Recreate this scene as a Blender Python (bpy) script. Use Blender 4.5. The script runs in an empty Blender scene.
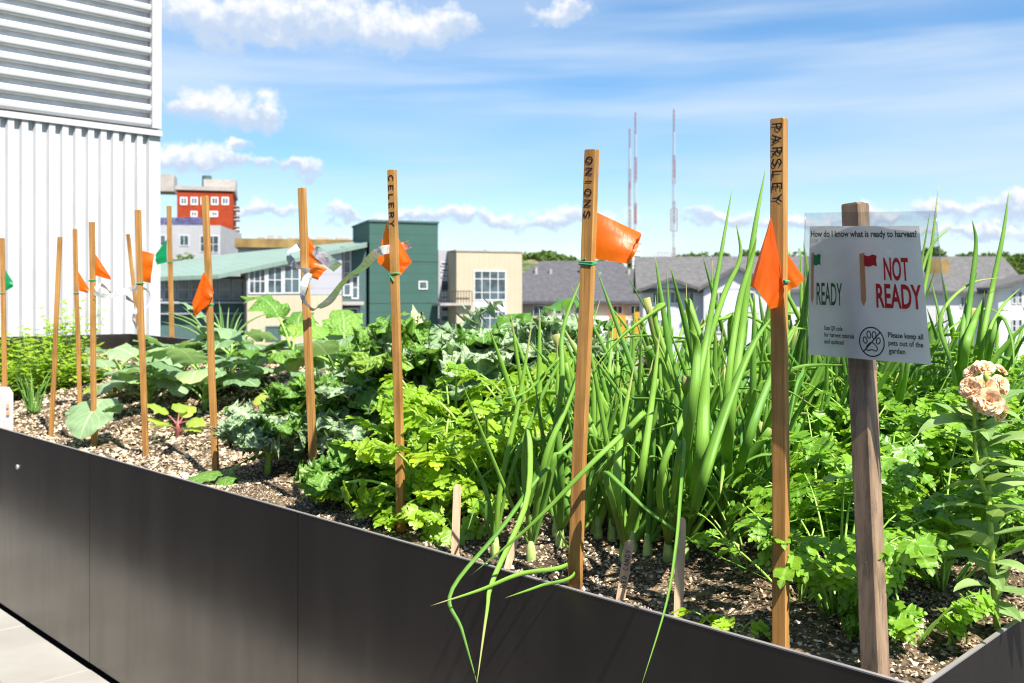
import bpy, math, random
import numpy as np

R = math.radians
F = 966.0            # focal length in pixels of the 1024 px wide picture
HOR = 300.0          # horizon row
ZC = 1.19            # eye height above the roof deck
RIM = ZC - 0.5       # front rim of the planter
scene = bpy.context.scene
col = scene.collection
rng = np.random.default_rng(7)
rnd = random.Random(11)

def P(u, v, d):
    """point of the place seen at picture position u, v at depth d"""
    return np.array([(u - 512.0) / F * d, d, ZC - (v - HOR) / F * d])

# planter frame: C0 near corner, E1 along the long front side, E2 across the bed
C0 = np.array([0.522, 1.245, 0.0])
E1 = np.array([-0.70711, 0.70711, 0.0])
E2 = np.array([0.70711, 0.70711, 0.0])
W_BED, L_BED = 1.2, 5.15
def SW(s, w, z=0.0):
    p = C0 + s * E1 + w * E2
    return np.array([p[0], p[1], z])
def sw_of(p):
    q = np.asarray(p, float) - C0
    return float(q[0] * E1[0] + q[1] * E1[1]), float(q[0] * E2[0] + q[1] * E2[1])
def back_rim(s):
    return ZC - 0.275 + 0.0145 * s
def soil_z(s, w):
    t = min(1.0, max(0.0, (w - 0.08) / 1.05)); t = t * t * (3 - 2 * t)
    b = 0.012 * math.sin(s * 5.1 + w * 3.0) + 0.010 * math.sin(s * 11.3 - w * 7.7) + 0.006 * math.sin(s * 23.0 + w * 19.0)
    b *= min(1.0, max(0.0, w / 0.2))
    k = min(1.0, max(0.0, s / .45)); t *= k * k * (3 - 2 * k)
    return ZC - 0.518 + t * (0.150 + 0.016 * s) + b
def soil_at(u, v):
    d = 0.9
    while d < 9:
        p = P(u, v, d); s, w = sw_of(p)
        if p[2] <= soil_z(s, w) and w > -0.05:
            return p
        d += 0.004
    return P(u, v, 5)

# ------------------------------------------------------------------ objects
def tag(o, label=None, cat=None, group=None, kind=None):
    if label: o['label'] = label
    if cat: o['category'] = cat
    if group: o['group'] = group
    if kind: o['kind'] = kind
    return o
import zlib
_made = [0]
def empty(name, loc, label=None, cat=None, group=None):
    global rng, rnd
    if label:            # every thing gets its own random stream, so that changing one leaves the others alone
        k = zlib.crc32((label + '%.2f %.2f' % (loc[0], loc[1])).encode()); rng = np.random.default_rng(k); rnd = random.Random(k)
    o = bpy.data.objects.new(name, None); col.objects.link(o)
    o.empty_display_size = 0.05
    o.location = [float(c) for c in loc]
    return tag(o, label, cat, group)

class MB:
    """collects pieces of ONE part and links them as one mesh (points given in world space)"""
    def __init__(self):
        self.v = []; self.f = []; self.m = []; self.uv = []; self.r = []; self.n = 0
    def add(self, verts, faces, mat=0, uv=None, r=0.5):
        verts = np.asarray(verts, float).reshape(-1, 3); k = len(verts)
        self.v.append(verts)
        self.uv.append(np.full((k, 2), 0.5) if uv is None else np.asarray(uv, float))
        self.r.append(np.full(k, float(r)) if np.isscalar(r) else np.asarray(r, float))
        n = self.n
        for f in faces: self.f.append(tuple(int(i) + n for i in f))
        self.m += [mat] * len(faces); self.n += k
        return self
    def box(self, o, ax, ay, az, mat=0, r=0.5):
        o, ax, ay, az = (np.asarray(q, float) for q in (o, ax, ay, az))
        vs = [o + i * ax + j * ay + k * az for k in (0, 1) for j in (0, 1) for i in (0, 1)]
        fs = [(0, 2, 3, 1), (4, 5, 7, 6), (0, 1, 5, 4), (2, 6, 7, 3), (0, 4, 6, 2), (1, 3, 7, 5)]
        if np.dot(np.cross(ax, ay), az) < 0: fs = [f[::-1] for f in fs]
        return self.add(vs, fs, mat, r=r)
    def aabox(self, x0, y0, z0, x1, y1, z1, mat=0):
        return self.box((x0, y0, z0), (x1 - x0, 0, 0), (0, y1 - y0, 0), (0, 0, z1 - z0), mat)
    def tube(self, pts, rad, sides=7, mat=0, r=0.5, flat=1.0, cap=True, uvs=True):
        pts = np.asarray(pts, float); n = len(pts)
        rad = np.full(n, float(rad)) if np.isscalar(rad) else np.asarray(rad, float)
        tan = np.gradient(pts, axis=0); tan /= np.linalg.norm(tan, axis=1)[:, None] + 1e-9
        ref = np.array([0.3, 0.9, 0.2]) if abs(tan[0][1]) < 0.9 else np.array([1.0, 0, 0])
        a = np.cross(tan[0], ref); a /= np.linalg.norm(a)
        vs = []; us = []
        for i in range(n):
            a = a - tan[i] * np.dot(a, tan[i]); a /= np.linalg.norm(a) + 1e-9
            b = np.cross(tan[i], a)
            for k in range(sides):
                th = 2 * math.pi * k / sides
                vs.append(pts[i] + rad[i] * (a * math.cos(th) + b * flat * math.sin(th)))
                us.append((k / sides, i / (n - 1)))
        fs = []
        for i in range(n - 1):
            for k in range(sides):
                k2 = (k + 1) % sides
                fs.append((i * sides + k, i * sides + k2, (i + 1) * sides + k2, (i + 1) * sides + k))
        if cap:
            fs.append(tuple(range(sides - 1, -1, -1))); fs.append(tuple((n - 1) * sides + k for k in range(sides)))
        return self.add(vs, fs, mat, us, r)
    def build(self, name, mats, parent=None, smooth=False):
        me = bpy.data.meshes.new(name)
        V = np.concatenate(self.v) if self.v else np.zeros((0, 3))
        off = np.array([0.0, 0, 0])
        p = parent
        while p is not None: off += np.array(p.location); p = p.parent
        me.from_pydata((V - off).tolist(), [], self.f)
        if not isinstance(mats, (list, tuple)): mats = [mats]
        for m in mats: me.materials.append(m)
        me.polygons.foreach_set('material_index', self.m)
        if smooth: me.polygons.foreach_set('use_smooth', [True] * len(self.f))
        UV = np.concatenate(self.uv); RR = np.concatenate(self.r)
        lay = me.uv_layers.new(name='UVMap')
        idx = np.zeros(len(me.loops), dtype=np.int32); me.loops.foreach_get('vertex_index', idx)
        lay.data.foreach_set('uv', UV[idx].astype(np.float32).ravel())
        at = me.attributes.new('rnd', 'FLOAT', 'POINT'); at.data.foreach_set('value', RR.astype(np.float32))
        me.update()
        o = bpy.data.objects.new(name, me); col.objects.link(o)
        if parent is not None: o.parent = parent
        return o

def spline(pts, n=16):
    pts = np.asarray(pts, float)
    if len(pts) == 2: return np.array([pts[0] + (pts[1] - pts[0]) * t for t in np.linspace(0, 1, n)])
    q = np.vstack([2 * pts[0] - pts[1], pts, 2 * pts[-1] - pts[-2]])
    out = []
    for t in np.linspace(0, len(pts) - 1, n):
        i = min(int(t), len(pts) - 2); f = t - i
        p0, p1, p2, p3 = q[i], q[i + 1], q[i + 2], q[i + 3]
        out.append(0.5 * (2 * p1 + (p2 - p0) * f + (2 * p0 - 5 * p1 + 4 * p2 - p3) * f * f + (3 * p1 - p0 - 3 * p2 + p3) * f ** 3))
    return np.array(out)

# ------------------------------------------------------------------ materials
class NT:
    def __init__(self, name, world=None):
        if world is None:
            self.mat = bpy.data.materials.new(name); self.mat.use_nodes = True; self.t = self.mat.node_tree
        else:
            self.mat = world; self.t = world.node_tree
        self.t.nodes.clear()
    def N(self, typ, **kw):
        n = self.t.nodes.new(typ)
        for k, v in kw.items(): setattr(n, k, v)
        return n
    def L(self, a, b): self.t.links.new(a, b)
    def val(self, sock, x):
        if hasattr(x, 'is_output') or isinstance(x, bpy.types.NodeSocket): self.L(x, sock)
        elif isinstance(x, (tuple, list)):
            sock.default_value = tuple(x) + ((1,) if len(x) == 3 and sock.type == 'RGBA' else ())
        else: sock.default_value = x
    def math(self, op, a, b=0.0, c=0.0, clamp=False):
        n = self.N('ShaderNodeMath', operation=op, use_clamp=clamp)
        self.val(n.inputs[0], a); self.val(n.inputs[1], b); self.val(n.inputs[2], c)
        return n.outputs[0]
    def mix(self, f, a, b, mode='MIX'):
        n = self.N('ShaderNodeMix', data_type='RGBA', blend_type=mode)
        self.val(n.inputs[0], f); self.val(n.inputs[6], a); self.val(n.inputs[7], b)
        return n.outputs[2]
    def ss(self, x, a, b, lo=0.0, hi=1.0):
        n = self.N('ShaderNodeMapRange', interpolation_type='SMOOTHSTEP')
        self.val(n.inputs[0], x); n.inputs[1].default_value = a; n.inputs[2].default_value = b
        n.inputs[3].default_value = lo; n.inputs[4].default_value = hi
        return n.outputs[0]
    def noise(self, vec, scale, detail=3.0, rough=0.55):
        n = self.N('ShaderNodeTexNoise')
        if vec is not None: self.L(vec, n.inputs['Vector'])
        n.inputs['Scale'].default_value = scale; n.inputs['Detail'].default_value = detail; n.inputs['Roughness'].default_value = rough
        return n.outputs[0]
    def mapping(self, vec, scale=(1, 1, 1), rot=(0, 0, 0), loc=(0, 0, 0)):
        n = self.N('ShaderNodeMapping'); self.L(vec, n.inputs[0])
        n.inputs['Scale'].default_value = scale; n.inputs['Rotation'].default_value = rot; n.inputs['Location'].default_value = loc
        return n.outputs[0]
    def pos(self): return self.N('ShaderNodeNewGeometry').outputs['Position']
    def obj(self): return self.N('ShaderNodeTexCoord').outputs['Object']
    def attr(self): return self.N('ShaderNodeAttribute', attribute_name='rnd').outputs['Fac']
    def bsdf(self, colr, rough=0.6, spec=0.4, metal=0.0, bump=None, bstr=0.3, bdist=0.002, **kw):
        b = self.N('ShaderNodeBsdfPrincipled')
        self.val(b.inputs['Base Color'], colr); self.val(b.inputs['Roughness'], rough)
        self.val(b.inputs['Specular IOR Level'], spec); self.val(b.inputs['Metallic'], metal)
        if bump is not None:
            n = self.N('ShaderNodeBump'); n.inputs['Strength'].default_value = bstr; n.inputs['Distance'].default_value = bdist
            self.L(bump, n.inputs['Height']); self.L(n.outputs[0], b.inputs['Normal'])
        return b.outputs[0]
    def mixs(self, f, a, b):
        n = self.N('ShaderNodeMixShader'); self.val(n.inputs[0], f); self.L(a, n.inputs[1]); self.L(b, n.inputs[2]); return n.outputs[0]
    def out(self, s):
        o = self.N('ShaderNodeOutputMaterial'); self.L(s, o.inputs[0]); return self.mat

def plain(name, c, rough=0.6, spec=0.4, metal=0.0, var=0.12, scale=6.0, bump=0.0):
    t = NT(name); n = t.noise(t.pos(), scale, 4)
    c2 = tuple(x * (1 - var) for x in c); c3 = tuple(min(1, x * (1 + var)) for x in c)
    colr = t.mix(t.ss(n, 0.3, 0.7), c2, c3)
    return t.out(t.bsdf(colr, rough, spec, metal, bump=n if bump else None, bstr=bump))

def leaf_mat(name, dark, light, vein, trans=0.35, rough=0.42, spec=0.45, veins=7.0, tcol=None, bump=0.25, bscale=180.0, mid=0.035, pebble=0.0):
    t = NT(name)
    uv = t.N('ShaderNodeUVMap', uv_map='UVMap').outputs[0]
    sp = t.N('ShaderNodeSeparateXYZ'); t.L(uv, sp.inputs[0]); x, y = sp.outputs[0], sp.outputs[1]
    nz = t.noise(t.pos(), 28.0, 3)
    f = t.math('ADD', t.math('MULTIPLY', t.attr(), 0.75), t.math('MULTIPLY', t.math('SUBTRACT', nz, 0.4), 0.7), clamp=True)
    c = t.mix(f, dark, light)
    c = t.mix(t.math('MULTIPLY', t.ss(t.noise(t.pos(), 75.0, 2), .62, .74), .35), c, (light[0] * 1.5, light[1] * 1.05, light[2] * .8))
    c = t.mix(t.ss(t.math('ADD', t.attr(), t.math('MULTIPLY', y, .12)), .98, 1.12, 0, .4), c, (light[0] * 1.7, light[1] * 1.1, light[2] * .6))
    ax = t.math('ABSOLUTE', t.math('SUBTRACT', x, 0.5))
    mm = t.math('SUBTRACT', 1.0, t.ss(ax, mid * 0.35, mid))
    if veins:
        ph = t.math('FRACT', t.math('SUBTRACT', t.math('MULTIPLY', y, veins), t.math('MULTIPLY', ax, veins * 0.9)))
        sv = t.math('SUBTRACT', 1.0, t.ss(t.math('ABSOLUTE', t.math('SUBTRACT', ph, 0.5)), 0.02, 0.09))
        mm = t.math('MAXIMUM', mm, t.math('MULTIPLY', sv, 0.5))
    c = t.mix(t.math('MULTIPLY', mm, 0.75), c, vein)
    bn = t.noise(t.pos(), bscale, 2)
    hgt = t.math('SUBTRACT', bn, t.math('MULTIPLY', mm, 0.8)); bd = 0.003
    if pebble:
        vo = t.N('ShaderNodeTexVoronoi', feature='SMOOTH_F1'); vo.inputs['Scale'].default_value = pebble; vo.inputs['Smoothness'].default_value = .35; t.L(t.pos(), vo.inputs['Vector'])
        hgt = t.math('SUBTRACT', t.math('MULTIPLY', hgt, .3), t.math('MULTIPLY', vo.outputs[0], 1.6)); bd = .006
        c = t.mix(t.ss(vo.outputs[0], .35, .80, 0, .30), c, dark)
    p = t.bsdf(c, rough, spec, bump=hgt, bstr=bump, bdist=bd)
    tr = t.N('ShaderNodeBsdfTranslucent')
    t.L(t.mix(0.5, c, tcol or (light[0] * 1.6, light[1] * 1.6, light[2] * 0.7)), tr.inputs[0])
    return t.out(t.mixs(trans, p, tr.outputs[0]))

def wood(name, c1, c2, rough=0.6, scale=1.0, dirt=0.0):
    t = NT(name); o = t.pos()
    n = t.noise(t.mapping(o, (160 * scale, 160 * scale, 5)), 1.0, 5, 0.65)
    n2 = t.noise(o, 9, 3)
    c = t.mix(t.ss(n, 0.3, 0.7), c1, c2)
    n4 = t.noise(t.mapping(o, (420 * scale, 420 * scale, 7)), 1.0, 2, .5)
    c = t.mix(t.ss(n4, .60, .72, 0, .55), c, tuple(x * .45 for x in c1))
    c = t.mix(t.ss(t.noise(t.mapping(o, (3, 3, 1)), 2.3, 2), .4, .7, 0, .35), c, tuple(min(1, x * 1.25) for x in c2))
    c = t.mix(t.math('MULTIPLY', t.ss(n2, 0.45, 0.75), 0.45), c, tuple(x * 0.6 for x in c1))
    kn = t.N('ShaderNodeTexVoronoi', feature='F1'); t.L(t.mapping(o, (1, 1, .4)), kn.inputs['Vector']); kn.inputs['Scale'].default_value = 9.0
    c = t.mix(t.ss(kn.outputs[0], 0.02, 0.09, 0.8, 0.0), c, tuple(x * .3 for x in c1))
    if dirt: c = t.mix(t.ss(t.noise(t.mapping(o, (60, 60, 14)), 1.0, 6, .7), .48, .66, 0, dirt), c, (0.05, 0.045, 0.04))
    return t.out(t.bsdf(c, rough, 0.3, bump=n, bstr=0.35, bdist=0.001))
M = {}
M['stake'] = wood('stake_wood', (0.265, 0.120, 0.030), (0.46, 0.245, 0.073))
M['old_wood'] = wood('weathered_wood', (0.205, 0.135, 0.085), (0.33, 0.23, 0.15), 0.75, 0.7, 0.55)
M['stick'] = wood('label_stick_wood', (0.46, 0.30, 0.18), (0.60, 0.42, 0.28), 0.6, 0.6)
M['ink'] = plain('marker_ink', (0.015, 0.013, 0.02), 0.5)
M['tie'] = plain('green_tie_wire', (0.05, 0.36, 0.16), 0.35, 0.5)

def vinyl(name, c, tc):
    t = NT(name)
    n = t.noise(t.pos(), 25, 2)
    cc = t.mix(t.ss(n, .3, .7), c, tuple(x * .88 for x in c))
    p = t.bsdf(cc, 0.38, 0.4, bump=t.noise(t.mapping(t.pos(), (1, 1, .35)), 70, 3), bstr=.30, bdist=.004)
    tr = t.N('ShaderNodeBsdfTranslucent'); tr.inputs[0].default_value = tc + (1,)
    return t.out(t.mixs(0.5, p, tr.outputs[0]))
M['orange'] = vinyl('orange_vinyl', (0.84, 0.135, 0.006), (1.0, 0.27, 0.010))
M['green'] = vinyl('green_vinyl', (0.01, 0.29, 0.10), (0.02, 0.45, 0.16))

def foil():
    t = NT('holographic_foil')
    vo = t.N('ShaderNodeTexVoronoi', feature='F1'); vo.inputs['Scale'].default_value = 110.0; t.L(t.pos(), vo.inputs['Vector'])
    hsv = t.N('ShaderNodeHueSaturation'); hsv.inputs['Color'].default_value = (0.95, 0.45, 0.6, 1)
    sp = t.N('ShaderNodeSeparateColor'); t.L(vo.outputs['Color'], sp.inputs[0])
    t.L(sp.outputs[0], hsv.inputs['Hue'])
    c = t.mix(t.ss(t.noise(t.pos(), 30, 2), .42, .62, .05, .75), (0.86, 0.88, 0.92), hsv.outputs[0])
    return t.out(t.bsdf(c, 0.30, 0.8, 0.45, bump=vo.outputs[0], bstr=.5, bdist=.002))
M['foil'] = foil()

def planter_steel():
    t = NT('dark_bronze_steel'); o = t.pos()
    n = t.noise(t.mapping(o, (3.5, 3.5, .5)), 2.0, 6, .65); n2 = t.noise(o, 55, 4, .6); n3 = t.noise(t.mapping(o, (1, 1, .22)), 11, 4)
    c = t.mix(t.ss(n, .3, .7), (0.135, 0.122, 0.113), (0.180, 0.163, 0.150))
    c = t.mix(t.ss(n2, .66, .80, 0, .18), c, (0.28, 0.26, 0.245))
    sc = t.ss(t.noise(t.mapping(o, (1.2, 1.2, 26), (0, R(9), 0)), 14, 2, .5), .70, .76, 0, .30); c = t.mix(sc, c, (0.36, 0.34, 0.32))
    r = t.math('ADD', 0.17, t.math('MULTIPLY', n3, 0.12))
    return t.out(t.bsdf(c, r, 0.4, 0.92))
M['steel'] = planter_steel()
M['rim_highlight'] = plain('rim_highlight_steel', (0.30, 0.28, 0.28), 0.4, .6, .3)  # paler colour paints in the thin highlight along the rim
M['rivet'] = plain('rivet_metal', (0.75, 0.75, 0.75), 0.35, .6, .4)

def paver_mat():
    t = NT('concrete_paver'); o = t.pos()
    n = t.noise(o, 2.2, 5, .6); n2 = t.noise(o, 240, 3, .6); n3 = t.noise(o, 26, 4, .6)
    c = t.mix(t.ss(n, .3, .7), (0.245, 0.235, 0.212), (0.30, 0.29, 0.265))
    c = t.mix(t.ss(n3, .55, .8, 0, .35), c, (0.25, 0.235, 0.205))
    c = t.mix(t.ss(n2, .6, .75, 0, .3), c, (0.20, 0.19, 0.17))
    return t.out(t.bsdf(c, .85, .25, bump=n2, bstr=.35, bdist=.001))
M['paver'] = paver_mat()
M['joint'] = plain('dark_paver_joint', (0.02, 0.02, 0.018), .9, .1)
M['facade'] = plain('added_dark_reflection_wall', (0.030, 0.028, 0.028), .7)  # for the unseen wall added to darken the planter's reflection
M['dark_deck'] = plain('dark_deck_for_reflection', (0.028, 0.028, 0.029), .95, .1, scale=40)  # made-up dark deck, there to be mirrored in the planter steel

def soil_mat():
    t = NT('gritty_soil'); o = t.pos()
    vo = t.N('ShaderNodeTexVoronoi', feature='F1'); vo.inputs['Scale'].default_value = 130.0; t.L(o, vo.inputs['Vector'])
    sp = t.N('ShaderNodeSeparateColor'); t.L(vo.outputs['Color'], sp.inputs[0])
    n = t.noise(o, 6, 4)
    c = t.mix(sp.outputs[0], (0.040, 0.029, 0.020), (0.30, 0.22, 0.13))
    c = t.mix(t.ss(n, .35, .7, 0.15, .75), c, (0.03, 0.021, 0.015))
    return t.out(t.bsdf(c, .95, .15, bump=vo.outputs[0], bstr=.9, bdist=.008))
M['soil'] = soil_mat()
def chip_mat():
    t = NT('pale_mulch_grit'); a = t.attr()
    ra = t.N('ShaderNodeValToRGB'); t.L(a, ra.inputs[0]); e = ra.color_ramp.elements
    e[0].position = 0; e[0].color = (0.07, 0.05, 0.035, 1); e[1].position = 1; e[1].color = (0.80, 0.71, 0.57, 1)
    for p, c in ((.18, (0.16, 0.12, 0.08, 1)), (.40, (0.40, 0.31, 0.215, 1)), (.75, (0.60, 0.49, 0.36, 1))):
        k = ra.color_ramp.elements.new(p); k.color = c
    return t.out(t.bsdf(ra.outputs[0], .9, .2, bump=t.noise(t.pos(), 300, 2), bstr=.3))
M['chips'] = chip_mat()

# foliage
def onion_mat():
    t = NT('onion_leaf'); uv = t.N('ShaderNodeUVMap', uv_map='UVMap').outputs[0]
    st = t.noise(t.mapping(uv, (26, 1.2, 1)), 1.0, 3, .6); nz = t.noise(t.pos(), 16, 3); fine = t.noise(t.mapping(uv, (90, 9, 1)), 1.0, 2)
    sp = t.N('ShaderNodeSeparateXYZ'); t.L(uv, sp.inputs[0])
    f = t.math('ADD', t.math('MULTIPLY', t.attr(), .70), t.math('ADD', t.math('MULTIPLY', t.math('SUBTRACT', st, .5), .75), t.math('MULTIPLY', t.math('SUBTRACT', nz, .4), .6)), clamp=True)
    c = t.mix(f, (0.070, 0.220, 0.034), (0.30, 0.54, 0.065))
    ty = t.math('ADD', sp.outputs[1], t.math('MULTIPLY', t.math('MAXIMUM', t.math('SUBTRACT', t.attr(), .68), 0.0), .45))
    c = t.mix(t.ss(ty, .95, 1.04, 0, .75), c, (0.46, 0.40, 0.17))
    c = t.mix(t.ss(sp.outputs[1], .12, .0, 0, .4), c, (0.34, 0.50, 0.14))
    p = t.bsdf(c, t.math('ADD', .34, t.math('MULTIPLY', nz, .25)), .32, bump=t.math('ADD', st, t.math('MULTIPLY', fine, .5)), bstr=.35, bdist=.0015)
    tr = t.N('ShaderNodeBsdfTranslucent'); t.L(t.mix(.5, c, (0.45, 0.68, 0.04)), tr.inputs[0])
    return t.out(t.mixs(.27, p, tr.outputs[0]))
M['onion'] = onion_mat()
M['onion_pale'] = plain('onion_stalk', (0.36, 0.50, 0.15), .4, .5, var=.35, scale=30)
M['parsley'] = leaf_mat('parsley_leaf', (0.085, 0.235, 0.014), (0.29, 0.52, 0.036), (0.30, 0.52, 0.10), .42, .36, .5, 4, (0.46, 0.74, 0.05))
M['celery'] = leaf_mat('celery_leaf', (0.16, 0.330, 0.020), (0.38, 0.600, 0.040), (0.45, 0.62, 0.12), .45, .36, .5, 4, (0.60, 0.85, 0.04))
M['stalk'] = plain('green_stalk', (0.26, 0.46, 0.08), .45, .45, var=.25, scale=25)
M['kale'] = leaf_mat('kale_leaf', (0.19, 0.32, 0.145), (0.43, 0.56, 0.345), (0.55, 0.60, 0.44), .28, .5, .4, 8, (0.34, 0.56, 0.09), .6, 150, .06, 95)
M['kale_green'] = leaf_mat('green_kale_leaf', (0.085, 0.230, 0.028), (0.25, 0.46, 0.065), (0.34, 0.48, 0.20), .34, .45, .45, 8, (0.34, 0.58, 0.05), .7, 140, .045, 90)
M['collard'] = leaf_mat('collard_leaf', (0.13, 0.25, 0.110), (0.32, 0.47, 0.24), (0.55, 0.65, 0.44), .34, .42, .5, 7, (0.40, 0.64, 0.10), .15, 60, .03)
M['chard'] = leaf_mat('young_leaf', (0.20, 0.34, 0.03), (0.44, 0.58, 0.08), (0.52, 0.38, 0.20), .42, .42, .45, 6, (0.62, 0.80, 0.08))
M['herb'] = leaf_mat('herb_leaf', (0.19, 0.36, 0.030), (0.42, 0.62, 0.06), (0.48, 0.64, 0.16), .45, .42, .45, 5, (0.62, 0.84, 0.06))
M['chive'] = leaf_mat('chive_leaf', (0.14, 0.33, 0.035), (0.30, 0.56, 0.08), (0.22, 0.44, 0.1), .3, .4, .45, 0, None, .1, 60, 0)
M['leek'] = leaf_mat('leek_leaf', (0.14, 0.27, 0.06), (0.30, 0.46, 0.14), (0.24, 0.4, 0.14), .3, .4, .45, 0, None, .1, 60, 0)
M['lettuce'] = leaf_mat('dark_green_leaf', (0.035, 0.130, 0.014), (0.11, 0.29, 0.035), (0.20, 0.40, 0.10), .38, .4, .5, 7, (0.24, 0.52, 0.03), .5, 120)
M['stock_leaf'] = leaf_mat('stock_leaf', (0.15, 0.28, 0.075), (0.32, 0.47, 0.16), (0.44, 0.56, 0.28), .32, .48, .4, 6, (0.46, 0.66, 0.12))
M['stem'] = plain('stock_stem', (0.36, 0.50, 0.08), .5, .4, var=.2, scale=30)
M['purple'] = plain('reddish_stem', (0.30, 0.09, 0.08), .5, .4, var=.3, scale=30)
def petal():
    t = NT('peach_petal'); c = t.mix(t.attr(), (0.90, 0.52, 0.28), (0.95, 0.82, 0.60))
    p = t.bsdf(c, .6, .25, bump=t.noise(t.pos(), 160, 2), bstr=.12)
    tr = t.N('ShaderNodeBsdfTranslucent'); tr.inputs[0].default_value = (0.97, 0.70, 0.42, 1)
    return t.out(t.mixs(.32, p, tr.outputs[0]))
M['petal'] = petal()

# sign
def paper():
    t = NT('white_paper'); n = t.noise(t.pos(), 60, 4)
    c = t.mix(t.ss(n, .3, .7), (0.84, 0.80, 0.80), (0.90, 0.86, 0.86))
    p = t.bsdf(c, .8, .2, bump=t.noise(t.pos(), 35, 3), bstr=.25, bdist=.003)
    tr = t.N('ShaderNodeBsdfTranslucent'); tr.inputs[0].default_value = (0.92, 0.88, 0.88, 1)
    return t.out(t.mixs(.5, p, tr.outputs[0]))
M['paper'] = paper()
def plastic():
    t = NT('clear_plastic')
    tr = t.N('ShaderNodeBsdfTransparent'); tr.inputs[0].default_value = (0.95, 0.96, 0.975, 1)
    g = t.N('ShaderNodeBsdfGlossy'); g.inputs['Roughness'].default_value = .12
    bm = t.N('ShaderNodeBump'); bm.inputs['Strength'].default_value = .8; bm.inputs['Distance'].default_value = .006
    t.L(t.noise(t.pos(), 22, 2), bm.inputs['Height']); t.L(bm.outputs[0], g.inputs['Normal'])
    lw = t.N('ShaderNodeLayerWeight'); lw.inputs[0].default_value = .25
    f = t.math('ADD', t.math('MULTIPLY', lw.outputs['Fresnel'], .8), .10, clamp=True)
    return t.out(t.mixs(f, tr.outputs[0], g.outputs[0]))
M['plastic'] = plastic()
M['p_green'] = plain('print_green', (0.045, 0.15, 0.055), .7)
M['p_lime'] = plain('print_flag_green', (0.02, 0.32, 0.10), .7)
M['p_red'] = plain('print_red', (0.62, 0.02, 0.02), .7)
M['p_tan'] = plain('print_tan', (0.72, 0.36, 0.18), .7)
M['p_dark'] = plain('print_dark', (0.03, 0.03, 0.035), .7)
M['p_olive'] = plain('print_dark_green', (0.05, 0.10, 0.05), .7)

# architecture
M['white_metal'] = plain('white_painted_metal', (0.50, 0.505, 0.52), .5, .35, var=.06, scale=2)
M['dark_gap'] = plain('dark_gap', (0.03, 0.03, 0.035), .8)
M['louvre_back'] = plain('louvre_backing', (0.80, 0.84, 0.92), .7)  # pale blue tint puts the skylit shade of the slots into the colour
def siding(name, c, k=5.0, horiz=False, depth=.18):
    t = NT(name); o = t.obj()
    sp = t.N('ShaderNodeSeparateXYZ'); t.L(o, sp.inputs[0])
    x = sp.outputs[2] if horiz else t.math('ADD', sp.outputs[0], t.math('MULTIPLY', sp.outputs[1], .61))
    fr = t.math('FRACT', t.math('MULTIPLY', x, k))
    ln = t.ss(t.math('ABSOLUTE', t.math('SUBTRACT', fr, .5)), .40, .5, 0, 1)
    n = t.noise(o, .8, 4)
    c2 = t.mix(t.ss(n, .3, .7), tuple(q * .93 for q in c), c)
    c3 = t.mix(t.math('MULTIPLY', ln, depth), c2, tuple(q * .35 for q in c))
    return t.out(t.bsdf(c3, .7, .3))
M['cream'] = siding('cream_siding', (0.46, 0.395, 0.29), 2.2)
M['teal'] = siding('teal_siding', (0.042, 0.105, 0.088), 1.4, True, .3)
M['teal_dark'] = plain('dark_teal_siding', (0.055, 0.105, 0.105), .7)
M['green_roof'] = siding('green_metal_roof', (0.185, 0.260, 0.225), 1.2, False, .25)
M['grey_panel'] = siding('grey_panel', (0.36, 0.36, 0.40), 1.0, True, .2)
M['window_frame'] = plain('white_window_frame', (0.58, 0.58, 0.60), .5, var=.04)
def glass():
    t = NT('window_glass'); n = t.noise(t.obj(), .9, 2)
    c = t.mix(t.ss(n, .4, .6), (0.025, 0.045, 0.055), (0.07, 0.11, 0.13))
    return t.out(t.bsdf(c, .06, .6))
M['glass'] = glass()
M['white_sid'] = siding('white_house_siding', (0.66, 0.655, 0.65), 3.2, True, .12)
M['lav_sid'] = siding('pale_house_siding', (0.52, 0.52, 0.56), 3.2, True, .15)
M['beige_sid'] = siding('beige_house_siding', (0.46, 0.39, 0.31), 3.0, True, .15)
M['orange_pan'] = plain('orange_wall_panel', (0.75, 0.28, 0.03), .6)
def shingle(name, c):
    t = NT(name); o = t.obj()
    br = t.N('ShaderNodeTexBrick'); t.L(t.mapping(o, (1, 1, 1.7)), br.inputs[0]); br.inputs['Scale'].default_value = 2.2
    n = t.noise(o, 3.0, 5, .7)
    c1 = t.mix(t.ss(n, .3, .7), tuple(q * .75 for q in c), tuple(q * 1.2 for q in c))
    c2 = t.mix(t.ss(t.noise(t.mapping(o, (2, 2, 9)), 2, 3), .4, .65, 0, .4), c1, tuple(q * .6 for q in c))
    return t.out(t.bsdf(c2, .9, .2, bump=n, bstr=.4, bdist=.03))
M['shingle'] = shingle('grey_shingles', (0.088, 0.088, 0.098))
M['shingle_l'] = shingle('light_grey_shingles', (0.120, 0.118, 0.120))
def brick():
    t = NT('red_brick'); o = t.obj(); sp = t.N('ShaderNodeSeparateXYZ'); t.L(o, sp.inputs[0])
    a = t.math('FRACT', t.math('MULTIPLY', sp.outputs[2], 1 / 2.15)); ln = t.ss(a, .80, .92)
    c = t.mix(t.ss(t.noise(o, 1.2, 5, .7), .3, .7), (0.255, 0.034, 0.011), (0.34, 0.050, 0.016))
    c = t.mix(t.math('MULTIPLY', ln, .45), c, (0.22, 0.05, 0.025))
    return t.out(t.bsdf(c, .85, .2))
M['brick'] = brick()
M['conc'] = plain('pale_concrete', (0.34, 0.315, 0.295), .8, scale=1)
M['grey_stucco'] = plain('grey_stucco', (0.36, 0.365, 0.385), .8, scale=1, var=.06)
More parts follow.
